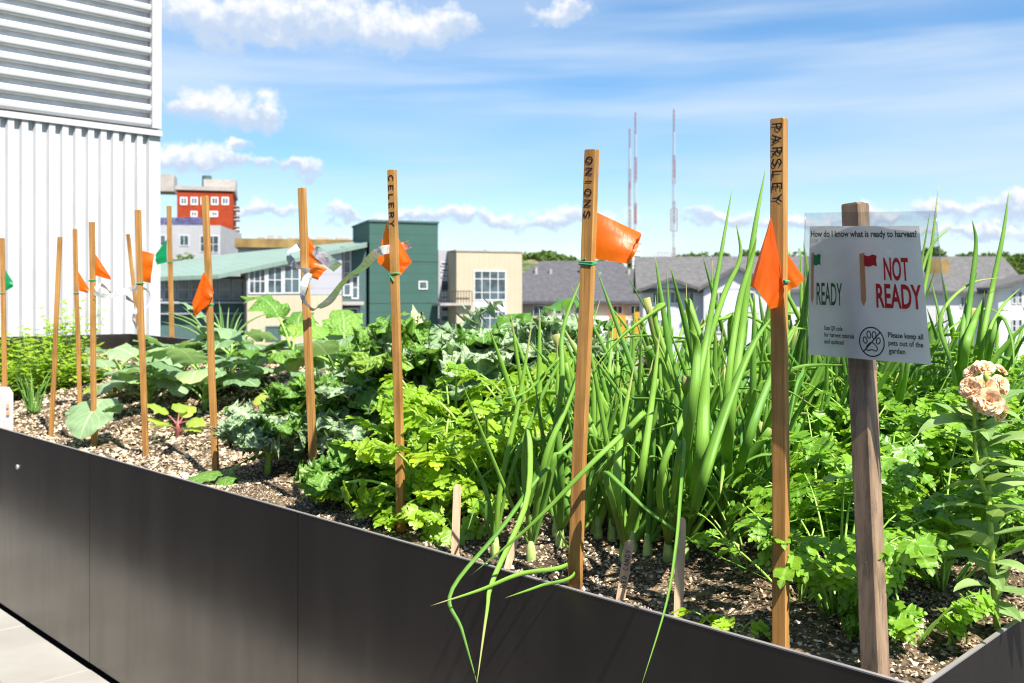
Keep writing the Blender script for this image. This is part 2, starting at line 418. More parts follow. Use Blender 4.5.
M['solar'] = plain('solar_panel', (0.05, 0.05, 0.11), .25, .6, scale=1.5, var=.5)
M['tan_roof'] = plain('golden_roof', (0.27, 0.18, 0.065), .85, scale=.6, var=.3)
M['mast_red'] = plain('mast_red', (0.30, 0.15, 0.16), .6)
M['mast_white'] = plain('mast_white', (0.42, 0.42, 0.48), .6)
M['tree_a'] = leaf_mat('tree_leaf', (0.035, 0.075, 0.016), (0.11, 0.18, 0.035), (0.1, 0.16, 0.03), .25, .6, .2, 0)
M['tree_b'] = leaf_mat('conifer_leaf', (0.045, 0.070, 0.022), (0.115, 0.155, 0.045), (0.1, 0.13, 0.04), .15, .7, .2, 0)
M['bark'] = plain('bark', (0.10, 0.07, 0.05), .9)
def city():
    t = NT('city_ground'); o = t.pos(); n = t.noise(o, .02, 6, .7); n2 = t.noise(o, .15, 4)
    c = t.mix(t.ss(n, .4, .6), (0.14, 0.14, 0.13), (0.06, 0.10, 0.03))
    c = t.mix(t.ss(n2, .5, .7, 0, .6), c, (0.25, 0.23, 0.2))
    return t.out(t.bsdf(c, .95, .1))
M['city'] = city()
def hillm():
    t = NT('hill_ground'); o = t.pos(); n = t.noise(o, .03, 6, .7)
    c = t.mix(t.ss(n, .4, .6), (0.05, 0.085, 0.03), (0.22, 0.19, 0.10))
    return t.out(t.bsdf(c, .95, .1))
M['hill'] = hillm()
# ------------------------------------------------------------------ sky, sun, camera
SUN_DIR = np.array([0.585, -0.811, 0.0]); SUN_DIR /= np.linalg.norm(SUN_DIR)
SUN_EL = R(56)
def make_world():
    w = bpy.data.worlds.new('World'); scene.world = w; w.use_nodes = True
    t = NT('', w)
    d = t.N('ShaderNodeTexCoord').outputs['Generated']
    sp = t.N('ShaderNodeSeparateXYZ'); t.L(d, sp.inputs[0]); x, y, z = sp.outputs
    hyp = t.math('SQRT', t.math('ADD', t.math('MULTIPLY', x, x), t.math('MULTIPLY', y, y)))
    az = t.math('ARCTAN2', x, y); el = t.math('ARCTAN2', z, hyp)
    cb = t.N('ShaderNodeCombineXYZ'); t.L(az, cb.inputs[0]); t.L(el, cb.inputs[1]); ae = cb.outputs[0]
    def vm(op, a, b=None, c=None):
        n = t.N('ShaderNodeVectorMath', operation=op)
        for i, q in enumerate((a, b, c)):
            if q is not None: t.val(n.inputs[i], q)
        return n
    nz = t.N('ShaderNodeTexNoise'); t.L(d, nz.inputs['Vector']); nz.inputs['Scale'].default_value = 24; nz.inputs['Detail'].default_value = 4; nz.inputs['Roughness'].default_value = .6
    warp = vm('MULTIPLY_ADD', nz.outputs['Color'], (.10, .055, 0), (-.05, -.0275, 0)).outputs[0]
    pw = vm('ADD', ae, warp).outputs[0]
    puffs = [  # centre and half size of each cloud puff, as picture measurements turned into sky angles
        (322, 20, 58, 28), (385, 30, 50, 24), (430, 27, 44, 22), (270, 14, 55, 26), (228, 26, 56, 26), (185, 12, 46, 24), (265, 38, 46, 13),
        (222, 113, 56, 23), (258, 120, 28, 15), (190, 108, 30, 14),
        (185, 158, 56, 15), (230, 166, 40, 10), (235, 149, 24, 7), (296, 168, 36, 9), 
        (450, 216, 40, 11), (500, 218, 34, 12), (545, 224, 32, 10), (568, 215, 22, 14), (608, 222, 34, 11), (410, 220, 40, 9), (350, 214, 34, 10), (262, 214, 44, 10),
        (725, 218, 44, 11), (800, 222, 46, 10), (870, 218, 40, 9), (945, 213, 32, 11), (1008, 211, 44, 13), (970, 232, 66, 7), (560, 12, 34, 14)]
    D = WR = SQ = None
    for (u, v, ru, rv) in puffs:
        a0 = math.atan((u - 512) / F); e0 = math.atan((HOR - v) / F * math.cos(a0)); ra = ru / F * 1.1; re = rv / F * 1.12
        q = vm('MULTIPLY_ADD', pw, (1 / ra, 1 / re, 0), (-a0 / ra, -e0 / re, 0)).outputs[0]
        ln = vm('LENGTH', q).outputs['Value']
        qp = t.math('SUBTRACT', 1.0, ln)
        D = qp if D is None else t.math('MAXIMUM', D, qp)
        sy = t.N('ShaderNodeSeparateXYZ'); t.L(q, sy.inputs[0]); k = t.math('MAXIMUM', qp, 0.0)
        WR = t.math('MULTIPLY', k, sy.outputs[1]) if WR is None else t.math('MULTIPLY_ADD', k, sy.outputs[1], WR)
        SQ = k if SQ is None else t.math('ADD', SQ, k)
    fb = t.noise(d, 60, 4, .62)
    rel = t.math('DIVIDE', WR, t.math('ADD', SQ, .02))
    dens = t.math('ADD', D, t.math('MULTIPLY', t.math('SUBTRACT', fb, .5), 1.0))
    dens = t.math('SUBTRACT', dens, t.math('MULTIPLY', t.math('MAXIMUM', t.math('MULTIPLY', rel, -1.0), 0.0), .25))
    alpha = t.math('MULTIPLY', t.ss(dens, -.04, .60), .94)
    lit = t.ss(t.math('ADD', rel, t.math('MULTIPLY', t.math('SUBTRACT', fb, .5), 1.3)), -.22, .55)
    n1 = t.noise(t.mapping(d, (1, 1, 6)), 7, 4, .6)
    bank = t.math('MULTIPLY', t.ss(el, .135, .015), t.ss(n1, .34, .66, .12, .80))
    cir = t.ss(t.noise(t.mapping(d, (1.6, 1.6, 17), (0, R(-15), 0)), 1.3, 4, .55), .40, .78)
    cir = t.math('MULTIPLY', cir, t.ss(el, .02, .11, 0, .62))
    cir2 = t.ss(t.noise(t.mapping(d, (1.0, 1.0, 5), (0, R(-12), 0), (3, 1, 2)), 1.9, 2, .5), .38, .70, .06, .50)
    sky = t.N('ShaderNodeTexSky', sky_type='NISHITA'); sky.sun_disc = False
    sky.sun_elevation = SUN_EL; sky.sun_rotation = math.atan2(SUN_DIR[0], SUN_DIR[1]); sky.altitude = 50; sky.air_density = 1.0; sky.dust_density = .25; sky.ozone_density = 2.2
    hs = t.N('ShaderNodeHueSaturation'); hs.inputs['Saturation'].default_value = SKY_SAT; hs.inputs['Value'].default_value = SKY_VAL; t.L(sky.outputs[0], hs.inputs['Color'])
    thin = (4.5, 5.15, 5.9)
    c = t.mix(cir2, hs.outputs[0], thin)
    c = t.mix(cir, c, thin)
    c = t.mix(bank, c, (4.6, 5.2, 5.95))
    cl = t.mix(lit, (3.5, 4.2, 5.3), (6.15, 6.15, 6.2))
    c = t.mix(alpha, c, cl)
    bg = t.N('ShaderNodeBackground'); t.L(c, bg.inputs[0]); bg.inputs[1].default_value = SKY_STR
    o = t.N('ShaderNodeOutputWorld'); t.L(bg.outputs[0], o.inputs[0])
SKY_STR, SKY_SAT, SKY_VAL, SUN_STR, EXPO = 0.076, 1.36, 1.02, 5.0, 1.20
make_world()
scene.world.cycles.sampling_method = 'MANUAL'; scene.world.cycles.sample_map_resolution = 256
sl = bpy.data.lights.new('sun', 'SUN'); sl.energy = SUN_STR; sl.angle = R(.53); sl.color = (1.0, .94, .84)
so = bpy.data.objects.new('sun', sl); col.objects.link(so)
from mathutils import Vector
sd = Vector((SUN_DIR[0] * math.cos(SUN_EL), SUN_DIR[1] * math.cos(SUN_EL), math.sin(SUN_EL)))
so.rotation_euler = sd.to_track_quat('Z', 'Y').to_euler(); so.location = (5, -5, 20)
cam = bpy.data.cameras.new('camera'); co = bpy.data.objects.new('camera', cam); col.objects.link(co)
co.location = (0, 0, ZC); co.rotation_euler = (R(90), 0, 0)
cam.sensor_width = 36; cam.lens = F / 1024 * 36; cam.shift_y = (HOR - 341.5) / 1024.0
cam.clip_end = 20000; cam.clip_start = .02
cam.dof.use_dof = True; cam.dof.focus_distance = 1.6; cam.dof.aperture_fstop = 9.0
scene.camera = co
vs = scene.view_settings; vs.view_transform = 'Standard'; vs.look = 'None'; vs.exposure = EXPO; vs.gamma = 1; vs.use_curve_mapping = False
scene.cycles.filter_width = 1.15; scene.cycles.max_bounces = 5; scene.cycles.transparent_max_bounces = 12; scene.cycles.use_denoising = True

# ------------------------------------------------------------------ roof deck with pavers
m = MB()
m.box(SW(-4, -9, -.53), 34 * E1, 10.6 * E2, (0, 0, .5), 0)
m.box(SW(-9, -9, -.53), 4.998 * E1, 18 * E2, (0, 0, .499), 0); m.box(SW(-4.001, 1.601, -.53), 3.6 * E1, 7.4 * E2, (0, 0, .499), 0)  # unseen deck added so the end panel mirrors something dark
tag(m.build('roof_deck', M['dark_deck']), kind='structure')  # dark surface beyond the pavers is added for the steel's reflection
m = MB(); m.box(SW(-4, -6.2, -.02), 34 * E1, .3 * E2, (0, 0, 3.2), 0); m.box(SW(-4.02, -6.24, 3.183), 34.04 * E1, .38 * E2, (0, 0, .08), 0)
tag(m.build('wall', M['facade']), kind='structure')  # unseen wall added behind the camera to keep the upper steel's reflection dark
m = MB()
for i in range(-6, 15):
    for j in range(-1, 2):
        s0 = 3.25 + .6 * (i - 5); w0 = -.252 - .6 * j
        w1 = min(w0 + .594, -.006) if j == -1 else w0 + .594
        if j == -1: w0, w1 = -.248, -.008
        if j > 0: continue
        if j == 0: w0, w1 = -.560, -.254  # unseen row cut narrow so the steel mirrors bright pavers only low down
        dz = rnd.uniform(-.0015, .0015)
        a = SW(s0 + .003, w0, -.03); 
        z1 = dz
        # bevelled slab
        b = .004
        q0 = [SW(s0 + .003, w0, z1 - b), SW(s0 + .597, w0, z1 - b), SW(s0 + .597, w1, z1 - b), SW(s0 + .003, w1, z1 - b)]
        q1 = [SW(s0 + .003 + b, w0 + b, z1), SW(s0 + .597 - b, w0 + b, z1), SW(s0 + .597 - b, w1 - b, z1), SW(s0 + .003 + b, w1 - b, z1)]
        qb = [p - np.array([0, 0, .03]) for p in q0]
        m.add(qb + q0 + q1, [(8, 11, 10, 9), (4, 8, 9, 5), (5, 9, 10, 6), (6, 10, 11, 7), (7, 11, 8, 4), (0, 4, 5, 1), (1, 5, 6, 2), (2, 6, 7, 3), (3, 7, 4, 0)], 0, r=rnd.random())
tag(m.build('paving', M['paver']), kind='structure')

# ------------------------------------------------------------------ city ground and far hill
m = MB()
n = 72; ring = [(math.cos(2 * math.pi * k / n), math.sin(2 * math.pi * k / n)) for k in range(n)]
vs_ = [(0, 0, -14.0)]; fs = []
for rad in (40, 120, 300, 700, 1500, 4000, 9000):
    vs_ += [(rad * c, rad * s, -14.0) for c, s in ring]
for k in range(n): fs.append((0, 1 + k, 1 + (k + 1) % n))
for j in range(6):
    for k in range(n):
        a = 1 + j * n; fs.append((a + k, a + n + k, a + n + (k + 1) % n, a + (k + 1) % n))
m.add(vs_, fs)
tag(m.build('ground', M['city']), kind='structure')
m = MB()
nx, ny = 120, 14; vs_ = []; fs = []
def hill_h(x, t):
    u = 512 + x / 900 * F
    ridge = 262 + 4 * math.sin(u * .013) + 3 * math.sin(u * .031 + 1) + 2 * math.sin(u * .09)
    if u > 900: ridge += 4
    top = (HOR - ridge) / F * 900 + 2
    return -15 + (top + 14) * (math.sin(min(1, t) * math.pi / 2) ** 1.5)
for j in range(ny + 1):
    for i in range(nx + 1):
        x = -1000 + 2000 * i / nx; t = j / (ny * .7); y = 400 + 500 * t
        vs_.append((x, y, hill_h(x, t) if t <= 1 else hill_h(x, 1) - (t - 1) * 40))
for j in range(ny):
    for i in range(nx):
        a = j * (nx + 1) + i; fs.append((a, a + 1, a + nx + 2, a + nx + 1))
m.add(vs_, fs)
tag(m.build('hill', M['hill'], None, True), kind='structure')

def leaf_cloud(m, centers, n, size, mat=0, squash=1.0):
    """many small leaf faces spread through clumps; centers = (point, radius)"""
    for (c, r) in centers:
        k = int(n)
        d = rng.normal(size=(k, 3)); d /= np.linalg.norm(d, axis=1)[:, None]
        p = np.asarray(c) + d * (r * rng.uniform(.35, 1.0, (k, 1)) ** .6) * np.array([1, 1, squash])
        a = rng.normal(size=(k, 3)); a /= np.linalg.norm(a, axis=1)[:, None]
        b = np.cross(a, rng.normal(size=(k, 3))); b /= np.linalg.norm(b, axis=1)[:, None]
        s = size * rng.uniform(.6, 1.3, (k, 1))
        V = np.stack([p - a * s, p + b * s * .5, p + a * s, p - b * s * .5], 1).reshape(-1, 3)
        m.add(V, [(4 * i, 4 * i + 1, 4 * i + 2, 4 * i + 3) for i in range(k)], mat, r=np.repeat(np.clip(rng.normal(.5, .25, k) + rng.uniform(-.2, .2), 0, 1), 4))

m = MB()
cs = []
for i in range(420):
    u = rnd.uniform(-80, 1150)
    if rnd.random() < .35: u = rnd.choice((rnd.uniform(595, 690), rnd.uniform(540, 575), rnd.uniform(960, 1060)))
    y = rnd.uniform(780, 900); x = (u - 512) / F * y
    r = rnd.uniform(2.5, 6); cs.append(((x, y, hill_h(x, (y - 400) / 500) + r * .5), r))
leaf_cloud(m, cs, 46, 2.4, 0, .9)
tag(m.build('far_wood', M['tree_a']), kind='stuff')

# ------------------------------------------------------------------ facades
class Fac:
    """vertical facade: passes through picture position u0 at depth d0, turned by yaw; lays out rectangles on it"""
    def __init__(self, u0, d0, yaw):
        self.o = np.array([(u0 - 512) / F * d0, d0, 0.0]); self.x = np.array([math.cos(yaw), math.sin(yaw), 0]); self.y = np.array([-math.sin(yaw), math.cos(yaw), 0])
    def at(self, u, v):
        r = np.array([(u - 512) / F, 1.0])
        # o + t*x = k*r
        A = np.array([[r[0], -self.x[0]], [r[1], -self.x[1]]]); k, t = np.linalg.solve(A, self.o[:2])
        return t, ZC - (v - HOR) / F * k
    def rect(self, m, u0, v0, u1, v1, proud=.0, thick=.3, mat=0, bottom=None):
        t0, za = self.at(u0, v0); t1, zb = self.at(u1, v1); tm = self.at((u0 + u1) / 2, v0)[1]; tb = self.at((u0 + u1) / 2, v1)[1]
        za, zb = tm, (tb if bottom is None else bottom)
        o = self.o + self.x * t0 - self.y * proud; o = np.array([o[0], o[1], zb])
        m.box(o, self.x * (t1 - t0), self.y * (thick + proud), (0, 0, za - zb), mat)
        return t0, t1, za, zb
    def local(self, t, depth, z):
        p = self.o + self.x * t + self.y * depth; return np.array([p[0], p[1], z])
    def window(self, parent, u0, v0, u1, v1, nx, ny, fmat='window_frame', bar=.055, wide=.085, gmat='glass', name='window'):
        t0, za = self.at(u0, v0); t1, zb = self.at(u1, v1)
        za = self.at((u0 + u1) / 2, v0)[1]; zb = self.at((u0 + u1) / 2, v1)[1]
        m = MB(); P0 = .06
        def bx(a, b, c, d, pr=P0):
            o = self.local(a, -pr, c); m.box(o, self.x * (b - a), self.y * (pr + .02), (0, 0, d - c))
        bx(t0, t0 + wide, zb, za); bx(t1 - wide, t1, zb, za); bx(t0 + wide, t1 - wide, zb, zb + wide); bx(t0 + wide, t1 - wide, za - wide, za)
        for i in range(1, nx):
            c = t0 + (t1 - t0) * i / nx; bx(c - bar / 2, c + bar / 2, zb + wide, za - wide, P0 - .012)
        for j in range(1, ny):
            c = zb + (za - zb) * (j / ny if ny != 3 else (0.27, .72)[j - 1]); bx(t0 + wide, t1 - wide, c - bar / 2, c + bar / 2, P0 - .006)
        f = m.build(name, M[fmat], parent)
        g = MB(); g.box(self.local(t0 + wide * .5, -.022, zb + wide * .5), self.x * (t1 - t0 - wide), self.y * .04, (0, 0, za - zb - wide))
        g.build('pane', M[gmat], f)
        return f
GZ = -14.0
Y20 = R(20)

# green tower ---------------------------------------------------------
b = empty('green_tower', P(395, 500, 71) * [1, 1, 0] + [0, 2, GZ], 'dark teal green tower block with one small square window behind the stakes', 'building')
f = Fac(369.5, 70, Y20)
m = MB(); t0, t1, za, zb = f.rect(m, 369.5, 222.6, 438, 340, 0, 6.5, 0, GZ); m.build('wall', M['teal'], b)
for (a, c_) in ((261, .04), (303, .04)):
    m = MB(); z = f.at(400, a)[1]; m.box(f.local(t0, -.03, z), f.x * (t1 - t0), f.y * .02, (0, 0, .07)); m.build('seam', M['teal_dark'], b)
m = MB(); m.box(f.local(t0 - .08, -.08, za + .003), f.x * (t1 - t0 + .16), f.y * 6.66, (0, 0, .14)); m.build('roof_cap', M['teal_dark'], b)
f.window(b, 418.5, 281, 427.5, 289.5, 1, 1)
# side wing in dark teal left of the tower is the tower's own side face

# cream block right of the tower --------------------------------------
b = empty('cream_block', P(490, 500, 72) * [1, 1, 0] + [0, 3, GZ], 'cream sided block with a flat roof and tall gridded windows right of the green tower', 'building')
f = Fac(458, 70.5, Y20)
m = MB(); t0, t1, za, zb = f.rect(m, 456.5, 252, 522, 340, 0, 7, 0, GZ); m.build('wall', M['cream'], b)
m = MB(); m.box(f.local(t0 - .05, -.06, za + .003), f.x * (t1 - t0 + .1), f.y * 7.1, (0, 0, .12)); m.build('roof_cap', M['conc'], b)
f.window(b, 473.5, 270.5, 506, 300.5, 4, 3); f.window(b, 473.5, 311, 506, 336, 4, 3)
m = MB(); f.rect(m, 473.5, 301.2, 506, 310.4, .03, .02); m.build('spandrel_panel', M['white_metal'], b)
# link between tower and block: stair bay with dark louvres and a balcony
g = Fac(438, 72.4, Y20)
m = MB(); t0, t1, za, zb = g.rect(m, 438.3, 250, 457, 340, 0, 4, 0, GZ); m.build('stair_bay', M['grey_panel'], b)
for (v0, v1) in ((262, 266), (268.5, 272), (274.5, 277.5), (280, 293), (295.5, 299), (306, 312), (315, 322), (325, 333)):
    g.window(b, 440.5, v0, 450.5, v1, 1, 1, 'window_frame', .05, .06)
m = MB()
h = Fac(440, 69.6, Y20)
h.rect(m, 440, 303, 473, 305.5, 0, 2.0); sl_ = m.build('balcony', M['conc'], b)
m = MB(); t0, zt = h.at(441, 291.5); t1, _ = h.at(472, 291.5); zb2 = h.at(455, 303)[1]
for k in range(12):
    t = t0 + (t1 - t0) * k / 11; m.box(h.local(t, .05, zb2), h.x * .04, h.y * .04, (0, 0, zt - zb2))
m.box(h.local(t0, .04, zt + .002), h.x * (t1 - t0), h.y * .06, (0, 0, .05)); m.build('railing', M['dark_gap'], sl_)

# shed roofed building -------------------------------------------------
b = empty('shed_roof_building', P(250, 500, 68) * [1, 1, 0] + [0, 3, GZ], 'low cream building with a sloping pale green metal roof and a ribbon of windows', 'building')
f = Fac(247, 66, Y20)
m = MB(); f.rect(m, 247, 295, 342, 345, 0, 6, 0, GZ); m.build('wall', M['cream'], b)
m = MB()   # grey upper storey with slanting top
pts = [(247, 294.6), (342, 294.6), (342, 251), (247, 271)]
q = [f.local(f.at(u, v)[0], .02, f.at(u, v)[1]) for u, v in pts]; q2 = [p + f.y * 5.8 for p in q]
m.add(q + q2, [(0, 1, 2, 3), (7, 6, 5, 4), (0, 4, 5, 1), (1, 5, 6, 2), (2, 6, 7, 3), (3, 7, 4, 0)]); m.build('upper_wall', M['grey_panel'], b)
f.window(b, 248.5, 268.5, 266, 294, 3, 2); f.window(b, 267, 266, 282.5, 293.8, 2, 2); f.window(b, 283.5, 264.5, 300, 293.6, 2, 2)
f.window(b, 265.5, 326, 281, 341, 2, 1, 'teal_dark')
f.window(b, 300, 318, 309, 327, 1, 1, 'teal_dark')
# recessed dark glazing at the left
g = Fac(150, 66, Y20)
m = MB(); t0, t1, za, zb = g.rect(m, 140, 276, 246, 345, 0, 5, 0, GZ); m.build('recess_wall', M['teal_dark'], b)
for k in range(7):
    u = 150 + k * 13.6; g.window(b, u, 279, u + 12.6, 300, 1, 2, 'grey_panel', .05, .07)
m = MB(); g.rect(m, 150, 301.5, 246, 303.5, .5, .2); g.rect(m, 150, 313, 246, 314, .5, .2); m.build('railing', M['grey_panel'], b)
# glazed bay by the tower
g = Fac(342, 69.5, Y20)
m = MB(); g.rect(m, 342.2, 247, 366, 345, 0, 3, 0, GZ); m.build('bay_wall', M['teal_dark'], b)
g.window(b, 343, 250, 351, 296, 1, 4); g.window(b, 351.5, 276, 358.5, 299, 1, 2); g.window(b, 343, 308, 358.5, 335, 2, 3)
m = MB(); h = Fac(342, 68.3, Y20); h.rect(m, 342.3, 301.5, 364, 305, 0, 1.2); m.build('balcony', M['conc'], b)
# the roof: one folded metal sheet
def PP(u, v, d): return P(u, v, d)
top = [PP(120, 278.5, 66), PP(218, 274.5, 65), PP(367, 243.2, 68.5), PP(367, 240.5, 74), PP(240, 252.5, 78), PP(120, 268.5, 78)]
m = MB(); nb = len(top); dn = np.array([0, 0, -.28])
m.add(top + [p + dn for p in top], [(0, 1, 4, 5), (1, 2, 3, 4)] + [(k, k + nb, (k + 1) % nb + nb, (k + 1) % nb) for k in range(nb)] + [(11, 10, 7, 6), (10, 9, 8, 7)])
m.build('roof', M['green_roof'], b)

# golden flat roofed building behind
b = empty('flat_roof_building', P(290, 500, 100) * [1, 1, 0] + [0, 5, GZ], 'low building with a golden brown flat roof edge behind the green metal roof', 'building')
f = Fac(238, 98, R(12))
m = MB(); t0, t1, za, zb = f.rect(m, 238, 248, 356, 300, 0, 14, 0, GZ); m.build('wall', M['conc'], b)
m = MB(); m.box(f.local(t0 - .3, -.4, za + .003), f.x * (t1 - t0 + .6), f.y * 14.8, (0, 0, .9)); m.build('roof', M['tan_roof'], b)
for k in range(9):
    m = MB(); t = t0 + (t1 - t0) * (.15 + .085 * k); m.box(f.local(t, 2, za + .903), f.x * rnd.uniform(.5, 1.4), f.y * 1, (0, 0, rnd.uniform(.25, .55))); m.build('roof_vent', M['conc'], b)

# grey block with solar panels, red brick block ------------------------
b = empty('grey_block', P(185, 500, 112) * [1, 1, 0] + [0, 5, GZ], 'pale grey block with white windows below the red brick tower', 'building')
f = Fac(150, 110, R(6))
m = MB(); t0, t1, za, zb = f.rect(m, 120, 225, 220.5, 300, 0, 14, 0, GZ); m.build('wall', M['grey_stucco'], b)
f.window(b, 179.5, 235, 189, 246, 2, 1); f.window(b, 200, 235.5, 206, 252, 1, 2); f.window(b, 207.5, 235.5, 219, 253, 2, 2); f.window(b, 160, 235, 166, 246, 1, 1)
m = MB()
for k in range(6):
    u = 152 + k * 9.0; t, z = f.at(u, 224.6); t2, _ = f.at(u + 8.6, 224.6); z1 = f.at(u, 215.5)[1]
    a = [f.local(t, 1.0, z + .05), f.local(t2, 1.0, z + .05), f.local(t2, 2.6, z1), f.local(t, 2.6, z1)]
    m.add(a + [p - np.array([0, 0, .06]) for p in a], [(0, 1, 2, 3), (7, 6, 5, 4), (0, 4, 5, 1), (1, 5, 6, 2), (2, 6, 7, 3), (3, 7, 4, 0)])
m.build('solar_panel', M['solar'], b)
b = empty('brick_tower', P(200, 500, 142) * [1, 1, 0] + [0, 6, GZ], 'tall red brick block with grey penthouses and a row of small white windows', 'building')
f = Fac(177, 140, R(14))
m = MB(); t0, t1, za, zb = f.rect(m, 177, 190.5, 233, 300, 0, 14, 0, GZ); m.build('wall', M['brick'], b)
m = MB(); m.box(f.local(t0 - .25, -.25, za + .003), f.x * (t1 - t0 + .5), f.y * 14.5, (0, 0, .55)); m.build('cornice', M['conc'], b)
for u in (180, 190.5, 200.5, 211, 221.5): f.window(b, u, 197, u + 7.5, 205, 2, 1, 'window_frame', .12, .2)
for u in (190.5, 204, 211): f.window(b, u, 211, u + 7, 217, 2, 1, 'window_frame', .12, .2)
m = MB(); g = Fac(177, 144, R(14))
g.rect(m, 203.5, 179.5, 236, 191, 0, 5); g.rect(m, 146, 174, 174, 191, 0, 5); m.build('penthouse', M['conc'], b)
m = MB(); c0 = g.local(g.at(206, 180)[0], 2, za); m.tube([c0, c0 + np.array([0, 0, 2.9])], .7, 12); m.build('roof_tank', M['teal_dark'], b)
h = Fac(233, 143.5, R(14))
for v in (209, 219, 229.5, 241):
    m = MB(); h.rect(m, 233.8, v, 239.5, v + 1.2, 0, 3); h.rect(m, 234, v - 3, 239.3, v - 2.4, 0, 3); m.build('balcony', M['conc'], b)

# ------------------------------------------------------------------ houses
def gable_roof(m, f, t0, t1, y0, y1, ze, zr, over=.5, axis='x', th=.22):
    """ridge along the facade (axis x) or across it (axis y)"""
    if axis == 'x':
        ym = (y0 + y1) / 2
        A = [f.local(t0 - over, y0 - over, ze), f.local(t1 + over, y0 - over, ze), f.local(t1 + over, ym, zr), f.local(t0 - over, ym, zr)]
        B = [f.local(t1 + over, y1 + over, ze), f.local(t0 - over, y1 + over, ze), f.local(t0 - over, ym, zr), f.local(t1 + over, ym, zr)]
    else:
        tm = (t0 + t1) / 2
        A = [f.local(t0 - over, y1 + over, ze), f.local(t0 - over, y0 - over, ze), f.local(tm, y0 - over, zr), f.local(tm, y1 + over, zr)]
        B = [f.local(t1 + over, y0 - over, ze), f.local(t1 + over, y1 + over, ze), f.local(tm, y1 + over, zr), f.local(tm, y0 - over, zr)]
    for q in (A, B):
        lo = [p - np.array([0, 0, th]) for p in q]
        m.add(q + lo, [(0, 1, 2, 3), (7, 6, 5, 4), (0, 4, 5, 1), (1, 5, 6, 2), (2, 6, 7, 3), (3, 7, 4, 0)])
def side_gable(m, f, t0, t1, y0, y1, ze, zr):
    for t in (t0 + .01, t1 - .21):
        q = [f.local(t, y0 + .05, ze - .3), f.local(t, y1 - .05, ze - .3), f.local(t, (y0 + y1) / 2, zr - .25)]; q2 = [p + f.x * .2 for p in q]
        m.add(q + q2, [(0, 2, 1), (3, 4, 5), (0, 1, 4, 3), (1, 2, 5, 4), (2, 0, 3, 5)])
def hip_roof(m, f, t0, t1, y0, y1, ze, zr, over=.6):
    t0 -= over; t1 += over; y0 -= over; y1 += over; h = (y1 - y0) / 2; ym = (y0 + y1) / 2
    v = [f.local(t0, y0, ze), f.local(t1, y0, ze), f.local(t1, y1, ze), f.local(t0, y1, ze), f.local(t0 + h, ym, zr), f.local(t1 - h, ym, zr)]
    lo = [p - np.array([0, 0, .25]) for p in v[:4]]
    m.add(v + lo, [(0, 1, 5, 4), (1, 2, 5), (2, 3, 4, 5), (3, 0, 4), (0, 6, 7, 1), (1, 7, 8, 2), (2, 8, 9, 3), (3, 9, 6, 0), (9, 8, 7, 6)])
def gable_end(m, f, t0, t1, y, ze, zr, th=.2):
    tm = (t0 + t1) / 2; q = [f.local(t0, y, ze), f.local(t1, y, ze), f.local(tm, y, zr)]; q2 = [p + f.y * th for p in q]
    m.add(q + q2, [(0, 1, 2), (5, 4, 3), (0, 3, 4, 1), (1, 4, 5, 2), (2, 5, 3, 0)])

# townhouse row behind the onions
b = empty('townhouse_row', P(600, 500, 90) * [1, 1, 0] + [0, 5, GZ], 'beige townhouse row with a dark grey shingle roof and orange panels low down', 'building')
f = Fac(523, 86, R(2))
m = MB(); t0, t1, za, zb = f.rect(m, 500, 301, 668, 345, 0, 10, 0, GZ); m.build('wall', M['beige_sid'], b)
m = MB(); hip_roof(m, f, t0 - 1, t1 + 1, 0, 10, za, f.at(560, 262.5)[1] + .35); rf = m.build('roof', M['shingle'], b)
for u, v in ((538, 270), (553, 272), (634, 272), (604, 275), (585, 268)):
    m = MB(); t, z = f.at(u, v); c = f.local(t, 3.2, z - .2); m.tube([c - np.array([0, 0, .8]), c + np.array([0, 0, .55])], .16, 8); m.build('roof_vent', M['conc'], rf)
for u0 in (533, 551, 574, 612, 630): f.window(b, u0, 305, u0 + 11, 314.5, 2, 1, 'window_frame', .07, .1)
m = MB(); f.rect(m, 548, 317, 626, 345, .9, .02); m.build('white_bay', M['white_sid'], b)
for q in ((609, 315.5, 624, 345, 1.2), (634, 312, 645, 345, .5), (540, 330, 547, 345, .5)):
    m = MB(); f.rect(m, *q, .02); m.build('orange_panel', M['orange_pan'], b)
h = Fac(523, 84.9, R(2)); h.window(b, 624.5, 319, 629, 328, 1, 1); h.window(b, 629.5, 319, 633.5, 328, 1, 1)

# pale house with two gables
b = empty('pale_house', P(715, 500, 72) * [1, 1, 0] + [0, 5, GZ], 'pale lavender white house with grey gables behind the onion tops', 'building')
f = Fac(643, 68, R(-6))
m = MB(); t0, t1, za, zb = f.rect(m, 643, 289.5, 820, 345, 0, 9, 0, GZ)
wl = m
tA0, tA1 = f.at(644, 290)[0], f.at(697, 290)[0]; tB0, tB1 = f.at(702, 285)[0], f.at(770, 285)[0]
zE = za; zRA = f.at(671, 278.5)[1]; zRB = f.at(729, 267)[1]
gable_end(wl, f, tA0, tA1, -.35, zE - .02, zRA - .1, .4); gable_end(wl, f, tB0, tB1, -.9, zE - .02, zRB - .1, .9)
f.rect(wl, 702.5, 289.3, 769.5, 345, .9, -.02, 0, GZ)
side_gable(wl, f, t0, t1, 0, 9, zE, f.at(717, 261.5)[1] + .55)
wl.build('wall', M['lav_sid'], b)
m = MB(); gable_roof(m, f, t0, t1, 0, 9, zE, f.at(717, 261.5)[1] + .55, .5, 'x'); gable_roof(m, f, tA0, tA1, -.35, 4, zE + .03, zRA + .05, .4, 'y'); gable_roof(m, f, tB0, tB1, -.9, 5, zE + .06, zRB + .05, .4, 'y')
m.build('roof', M['shingle_l'], b)
